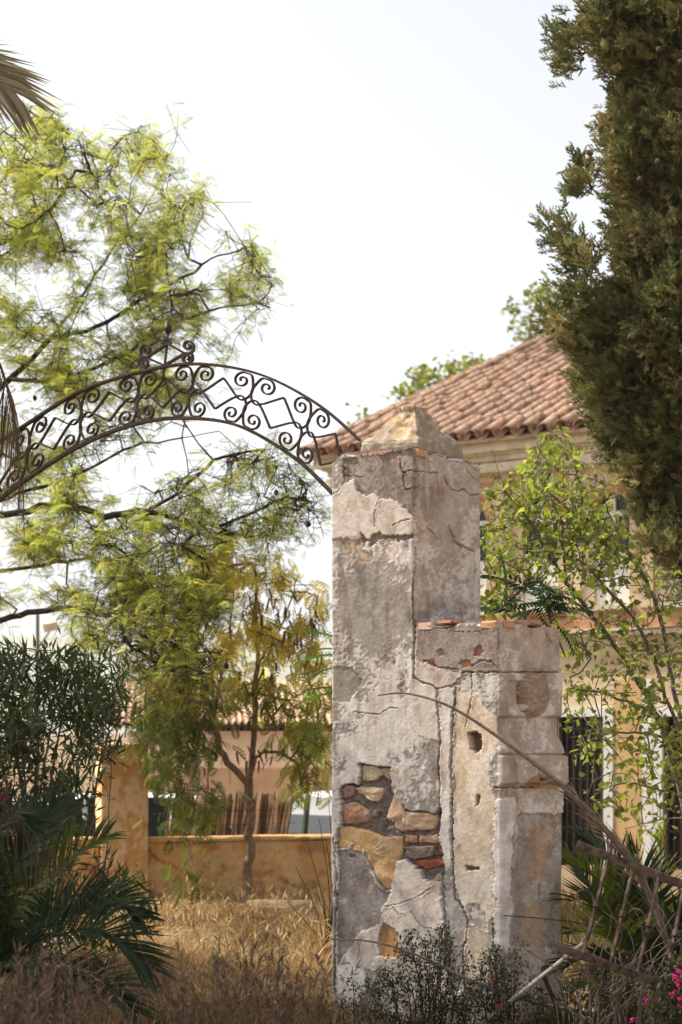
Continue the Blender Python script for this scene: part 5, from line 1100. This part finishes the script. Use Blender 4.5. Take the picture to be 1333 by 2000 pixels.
# dead frond stalk bowing over the pillar, and a bare one lower down
dfb = np.array([at(1345, 2000, 8.75).x, 8.75, 0.])
df = thing('dead_palm_frond', 'long dry palm stalk with shrivelled leaflets bowing up across the pillar', 'dead frond', dfb)
P = [Vector(dfb)+Vector((0, 0, .0)), at(1322,1920,8.7), at(1290,1800,8.65), at(1250,1710,8.6), at(1205,1645,8.58), at(1160,1597,8.56), at(1110,1545,8.56), at(1060,1503,8.58), at(1010,1466,8.6), at(960,1430,8.62), at(900,1391,8.66), at(850,1368,8.7), at(790,1354,8.76), at(738,1358,8.8)]
mb = MB(); c_ = crom(np.array([tuple(p) for p in P]), 5)-dfb; mb.tube(c_, np.interp(np.linspace(0, 1, len(c_)), [0, .4, .7, 1], [.018, .014, .0085, .004]), 6); mb.build('stalk', solid('dry_stalk', lin(120, 104, 92), .85, .4, 30, .4, 60), df)
i0 = np.where(c_[:, 0]+dfb[0] > at(1010,1466,8.6).x)[0]; ii = i0[RNG.integers(6, len(i0), 230)]; Pn = c_[ii]+RNG.normal(0, .01, (230, 3)); tg = nrm(np.gradient(c_, axis=0))[ii]
foliage('leaflets', (LANCE[0]*np.array([.28, 1, .6]), LANCE[1]), Pn, tg*1.6+RNG.normal(0, .28, Pn.shape)+np.array([0, 0, -.25]), np.interp(c_[ii, 0]+dfb[0], [at(1010,1466,8.6).x, at(1200,1640,8.6).x], [.03, .19])*RNG.uniform(.5, 1.2, 230), lin(126, 112, 100), M_dry, df, .3)
sb = at(1290, 2030, 8.75); stb = np.array([sb.x, 8.75, 0.])
mb = MB(); P = crom(np.array([(0, 0, 0)]+[tuple(at(*p)-Vector(stb)) for p in ((1180,1990,8.7),(1060,1962,8.65),(960,1930,8.6),(900,1906,8.6),(850,1881,8.6),(790,1856,8.62),(720,1838,8.66),(648,1834,8.72))]), 5); mb.tube(P, np.linspace(.013, .004, len(P)), 6)
o = mb.build('bare_stalk', solid('grey_stalk', lin(112, 104, 98), .85, .4, 30, .4, 60)); o.location = stb; tag(o, 'bare grey stalk arching low across the foot of the pillar', 'stalk')
a_, b_ = at(868, 2058, 8.75), at(1140, 1842, 8.35); mb = MB(); mb.tube([(0, 0, 0), tuple((b_-a_)*.5), tuple(b_-a_)], .0105, 7); o = mb.build('grey_pole', solid('galvanised', lin(150, 142, 134), .6, .3, 20, .2, 60)); o.location = a_; tag(o, 'straight pale grey rod slanting up to the fallen rusty gate', 'rod')
a_, b_ = at(1106, 2010, 8.7), at(1062, 1905, 8.5); mb = MB(); mb.tube([(0, 0, -.08), tuple((b_-a_)*.5), tuple(b_-a_)], .012, 7); o = mb.build('dark_stick', M_bark); o.location = a_; tag(o, 'short dark stick propped against the base of the pillar', 'stick')
wl = PF.o+Vector((PF.c*PXW, -PF.s*PXW, 0)); mb = MB(); P = [at(985,1788,PF.depth(PXW, .02)-.04), at(1050,1793,PF.depth(PXW, .25)-.05), at(1112,1800,PF.depth(PXW, PC)-.04), at(1200,1812,9.4), at(1330,1806,9.6)]; mb.tube(crom(np.array([tuple(p) for p in P]), 6), .0028, 4); tag(mb.build('fence_wire', M_iron), 'thin rusty wire running off the side of the pillar toward the shrub', 'wire')

# fallen wrought-iron gate leaf
g0 = at(1470, 1985, 8.3); gb = np.array([g0.x, 8.3, 0.])
fg = thing('fallen_iron_gate', 'rusty collapsed iron gate leaf with peeling rails leaning among fronds', 'gate', gb)
def rel(p): return tuple(Vector(p)-Vector(gb))
t0, t1 = at(1126, 1650, 8.55), at(1560, 1812, 8.25); l0, l1 = at(1090, 1850, 8.35), at(1560, 2018, 8.15)
def rail(name, a, b, hw, hh, mat):
    a, b = Vector(a)-Vector(gb), Vector(b)-Vector(gb); d = (b-a); L = d.length; M = Matrix.Translation(a)@d.to_track_quat('X', 'Z').to_matrix().to_4x4(); mb = MB(); n = 24
    V = []
    for i in range(n+1):
        j = RNG.normal(0, hw*.12, 2)
        for y, z in ((-hw, -hh), (hw, -hh), (hw, hh), (-hw, hh)): V.append(M@Vector((L*i/n, y+j[0], z+j[1])))
    q = [(i*4+k, i*4+(k+1) % 4, i*4+4+(k+1) % 4, i*4+4+k) for i in range(n) for k in range(4)]+[(0, 3, 2, 1), (n*4, n*4+1, n*4+2, n*4+3)]
    mb.add(np.array([tuple(v) for v in V]), q); return mb.build(name, mat, fg)
rail('top_rail', t0, t1, .010, .021, M_rust); rail('bottom_rail', l0, l1, .012, .020, M_rust)
for k in range(9):
    s = .15+.115*k; s2 = .105+.115*k; a, b = t0.lerp(t1, s), l0.lerp(l1, s2); rail('bar', a+(a-b)*.12, b, .0075, .0075, M_rust)
    c_ = a.lerp(b, .48)+Vector((.0, -.02, 0)); mb = MB(); mb.tube([rel(c_-(a-b)*.03), rel(c_+(a-b)*.03)], .018, 7); mb.build('collar', M_rust, fg)
    if k % 2 == 0:
        an = np.linspace(0, 4.6, 16); rr = np.linspace(.06, .02, 16); ux = (t1-t0).normalized(); uy = (a-b).normalized(); P = [rel(c_-ux*.075+ux*(r_*math.cos(t_))+uy*(r_*math.sin(t_))) for t_, r_ in zip(an, rr)]; mb = MB(); mb.tube(P, .006, 5); mb.build('scroll', M_rust, fg)
rail('end_stile', t1, l1, .014, .014, M_rust); rail('foot_stile', l1, (l1.x+.05, l1.y, -.02), .014, .014, M_rust)

vb = np.array([at(1240, 2040, 8.5).x, 8.5, 0.]); dv_ = thing('dead_vine', 'tangle of pale dry vine stems caught in the fallen rusty gate', 'vine', vb)
for i in range(30):
    p = np.array(tuple(at(RNG.uniform(1120, 1335), RNG.uniform(1950, 2030), 8.45))); h_ = RNG.normal(0, 1.2); P = [p-vb]
    for k in range(7):
        h_ += RNG.normal(0, .55); p = p+np.array([math.sin(h_)*.07, RNG.normal(0, .02), .055+.03*math.cos(h_)]); P.append(p-vb)
    P[0][2] = -.01; mb = MB(); c_ = crom(np.array(P), 4); mb.tube(c_, np.linspace(.005, .002, len(c_)), 5); mb.build('vine_stem', M_bark3, dv_)
# ---------------- undergrowth
def low_bush(name, label, cx, d, wpx, ytop, n, col, leaf, ls, cat='bush', per=7, mat=M_leaf, fl=None, hue=None, bark=M_bark):
    b = np.array([at(cx, 1420, d).x, d, float(gz(at(cx, 1420, d).x, d))-.02]); t = thing(name, label, cat, b)
    yb = YH+F*HC/d; w = wpx; sk = [[Vector(b), at(cx, yb-25, d)]]
    poly = [(cx-w*.7, yb), (cx-w, (yb+ytop)/2+20), (cx-w*.6, ytop+60), (cx-w*.25, ytop+10), (cx+w*.1, ytop+40), (cx+w*.3, ytop), (cx+w*.7, ytop+70), (cx+w, (yb+ytop)/2+30), (cx+w*.7, yb)]
    q = rand_in_poly(poly, n); T_ = atv(q[:, 0], q[:, 1], d+RNG.normal(0, w/F*d*.3, n)); hi_ = np.argsort(-T_[:, 2]+RNG.normal(0, .12, n))[:max(7, n//16)]
    for i in hi_:
        e_ = T_[i]; b2 = b+np.array([(e_[0]-b[0])*.35+RNG.normal(0, .03), (e_[1]-b[1])*.4, .02]); sk.append([Vector(b2), Vector((b2+e_)/2+np.array([RNG.normal(0, .02), 0, .04])), Vector(e_)])
    A, par, r, tips = grow(sk, T_, .06, .006, -.12, .0014, 2.6, .0045)
    limbs('twigs', A-b, par, r, bark, t, 4); k = np.repeat(A, per, 0); P = k+RNG.normal(0, .018, k.shape); foliage('leaves', leaf, P-b, RNG.normal(0, .8, P.shape)+np.array([0, 0, .6]), RNG.uniform(ls*.6, ls*1.2, len(P)), col, mat, t, .3, hue)
    for p, c in (fl or []):
        foliage('flower', OVAL, np.array([tuple(at(p[0], p[1], d-.12)-Vector(b))]*10)+RNG.normal(0, .006, (10, 3)), RNG.normal(0, 1, (10, 3)), np.full(10, .02), c, M_leaf, t, .15)
    return t
mg = lin(196, 50, 150)
low_bush('twiggy_bush', 'dark twiggy bush with a purple flower growing against the foot of the pillar', 830, 8.72, 120, 1800, 420, np.array([.03, .036, .02]), OVAL, .022, fl=[((855,1935), mg)])
low_bush('twiggy_bush', 'dark twiggy bush covering the foot of the pillar beside the slanting rod', 985, 8.6, 95, 1835, 300, np.array([.035, .04, .022]), OVAL, .022, fl=[((975,1963), mg), ((962,1920), mg*.6)])
low_bush('twiggy_bush', 'sparse dry bush at the arch side corner of the pillar foot', 690, 8.7, 75, 1880, 120, np.array([.06, .05, .03]), OVAL, .02)
low_bush('twiggy_bush', 'tangled dark bush beneath the fallen rusty gate', 1190, 8.75, 150, 1870, 330, np.array([.04, .042, .022]), LANCE, .05)
low_bush('bougainvillea_bush', 'low bougainvillea with bright magenta bracts under the fallen rusty gate', 1345, 8.2, 90, 1850, 200, np.array([.045, .06, .025]), OVAL, .035, fl=[((1318,1905), mg*1.3), ((1325,1925), mg*1.3), ((1312,1940), mg*1.2), ((1330,1950), mg*1.3), ((1326,1895), mg), ((1262,1955), mg*.8), ((1235,1990), mg), ((1330,1970), mg*1.2), ((1322,1912), mg*1.4)])
low_bush('weed_clump', 'small green weeds sprouting in the dry grass before the ochre wall', 262, 14.2, 35, 1685, 40, np.array([.12, .13, .06]), OVAL, .05, 'weed', 3, M_leaf)
low_bush('weed_clump', 'green leafy weeds in the middle of the dry grass', 430, 11.6, 70, 1835, 60, np.array([.08, .10, .03]), OVAL, .03, 'weed', 3, M_leaf)
low_bush('weed_clump', 'low green weeds in the dry grass near the pale slab', 570, 12.6, 60, 1835, 50, np.array([.08, .10, .03]), OVAL, .03, 'weed', 3, M_leaf)
tw = at(632, 1880, 12.2); twb = np.array([tw.x, 12.2, 0.]); bt_ = thing('bare_twigs', 'spray of thin bare twigs rising from dry grass beside the pillar', 'twigs', twb)
for (dx, py) in ((-55,1690),(-30,1650),(-8,1600),(6,1640),(-70,1760),(-20,1720),(10,1560)):
    e_ = at(632+dx, py, 12.2)-Vector(twb); mb = MB(); mb.tube(crom(np.array([(0, 0, 0), tuple(e_*.45+Vector((.06, 0, 0))), tuple(e_)]), 5), np.linspace(.006, .002, 11), 4); mb.build('twig', M_bark, bt_)

def blades(n, pxr, dr, hr, col, hue, wid=.007, dens=None, lean=.45, segs=3):
    d = RNG.uniform(dr[0], dr[1], n); px = RNG.uniform(pxr[0], pxr[1], n); x = (px-CX)/F*d
    if dens: k = fbm(x*1.3+5, d*1.3, dens, 3) > .43+.12*RNG.random(n); x, d, px = x[k], d[k], px[k]; n = len(x)
    h = RNG.uniform(hr[0], hr[1], n)*(1-.6*sstep(13, 16, d))*(.2+1.6*fbm(x*1.4, d*1.4, 66, 3)); z = gz(x, d)-.01; a = RNG.uniform(0, 6.28, n); ld = np.stack([np.cos(a), np.sin(a), a*0], 1)*(lean*RNG.random(n)**.6*h*1.6)[:, None]
    b = RNG.uniform(0, 6.28, n); w = np.stack([np.cos(b), np.sin(b), b*0], 1)*(wid*RNG.uniform(.5, 1.2, n))[:, None]; B = np.stack([x, d, z], 1); up = np.array([0, 0, 1.])[None]
    p1 = B+ld*.25+up*(h*.5)[:, None]; p2 = B+ld*.68+up*(h*.84)[:, None]; p3 = B+ld*1.1+up*(h*.93)[:, None]
    V = np.stack([B-w, B+w, p1-w*.8, p1+w*.8, p2-w*.5, p2+w*.5, p3], 1).reshape(-1, 3); i = np.arange(n)[:, None]*7
    return V, [np.vstack([i+np.array([[0, 1, 3, 2]]), i+np.array([[2, 3, 5, 4]])]), i+np.array([[4, 5, 6]])], percol(col, n, 7, .28, hue), p3
GR = lin(178, 148, 104); GR2 = lin(222, 194, 146)
V, f, c, _ = blades(52000, (-80, 700), (9.4, 16.9), (.05, .27), GR*.8, GR2, .0062, 3, 1.0); tag(build('dry_grass', V, f, M_dry, None, c), 'golden dry grass covering the ground between pillar and ochre wall', 'grass', kind='stuff')
V, f, c, p3 = blades(900, (180, 690), (10.5, 16.4), (.22, .42), GR, GR2, .003, None, .7)
sv, sf = scatter(*(lambda T: (T[0], T[1]))(LANCE), rot_to(nrm(RNG.normal(0, .4, p3.shape)+np.array([0, 0, .8]))), p3, RNG.uniform(.05, .10, len(p3))); n0 = len(V)
tag(build('grass_stalks', np.vstack([V, sv]), [f[0], f[1]]+[q+n0 for q in sf], M_dry, None, np.vstack([c, percol(GR2*.9, len(p3), len(LANCE[0]), .2)])), 'taller dry seed stalks standing in the golden grass', 'grass', kind='stuff')
V, f, c, _ = blades(13000, (1060, 1480), (8.6, 15.5), (.12, .42), GR*.75, np.array([.16, .17, .06]), .006, 5); tag(build('side_grass', V, f, M_dry, None, c), 'tangled dry grass under the fallen gate and shrub', 'grass', kind='stuff')
V, f, c, _ = blades(15000, (-150, 1400), (6.2, 9.6), (.08, .26), GR*.45, GR*.7, .005, 7); tag(build('shade_toned_grass', V, f, M_dry, None, c), 'grass at the foot of the pillar with shade put into its dull colour', 'grass', kind='stuff')  # blade colour darkened to carry the foreground shade
for cx_, d, hgt, n, lab in ((20, 6.2, .88, 80, 'feathery brown grass plumes below the young palm'), (105, 6.6, .78, 45, 'short feathery brown grass plumes beside the palm shade'), (445, 6.4, .86, 75, 'dull brown feathery grass clump in front of the golden grass'), (560, 6.9, .72, 45, 'low dull grass clump between the golden grass and the pillar')):
    x0 = at(cx_, 1420, d).x; tk = thing('grass_clump', lab, 'grass', (x0, d, 0), 0, 'feathery grass clumps')
    mb = MB(); tipz = []
    for i in range(n):
        a = RNG.normal(0, .13, 2); b0_ = RNG.normal(0, .10, 2); h = hgt*RNG.uniform(.7, 1.05); P = np.array([(b0_[0], b0_[1], -.02), (b0_[0]+a[0]*.4, b0_[1]+a[1]*.4, h*.6), (b0_[0]+a[0], b0_[1]+a[1], h)]); mb.tube(P, np.array([.0022, .0016, .0008]), 3, False); tipz.append(P)
    mb.build('stems', solid('dull_straw', lin(82, 70, 60), .9, .3), tk)
    tipz = np.array(tipz); k = np.repeat(np.arange(n), 24); t_ = RNG.uniform(.35, 1, len(k))[:, None]; P = tipz[k, 1]+(tipz[k, 2]-tipz[k, 1])*t_
    foliage('plumes', LANCE, P, nrm(tipz[k, 2]-tipz[k, 1])+RNG.normal(0, .4, P.shape), RNG.uniform(.025, .055, len(k)), lin(90, 75, 64), M_dry, tk, .25)

n = 420; d = RNG.uniform(9.6, 16.3, n); x = (RNG.uniform(0, 690, n)-CX)/F*d; a = RNG.uniform(0, 6.28, n); l = RNG.uniform(.08, .38, n); A_ = np.stack([x, d, gz(x, d)+RNG.uniform(.01, .10, n)], 1); B_ = A_+np.stack([np.cos(a)*l, np.sin(a)*l, RNG.normal(0, .12, n)*l], 1)
mb = MB(); mb.segs(A_, B_, np.full(n, .0045), np.full(n, .002), 4); tag(mb.build('fallen_litter', M_bark2), 'fallen straw stems and twigs littering the dry grass', 'litter', kind='stuff')

# ================================================================== AIR
mb = MB(); mb.box(-3200, 3200, -200, 3200, SZ-1.4, 62); m = bpy.data.materials.new('haze'); m.use_nodes = True; t = m.node_tree; t.nodes.clear()
o_ = t.nodes.new('ShaderNodeOutputMaterial'); v_ = t.nodes.new('ShaderNodeVolumePrincipled'); v_.inputs['Color'].default_value = (.95, .97, 1, 1); v_.inputs['Density'].default_value = .00032; v_.inputs['Anisotropy'].default_value = .3
t.links.new(v_.outputs[0], o_.inputs['Volume']); tag(mb.build('haze', m), None, None, kind='stuff')
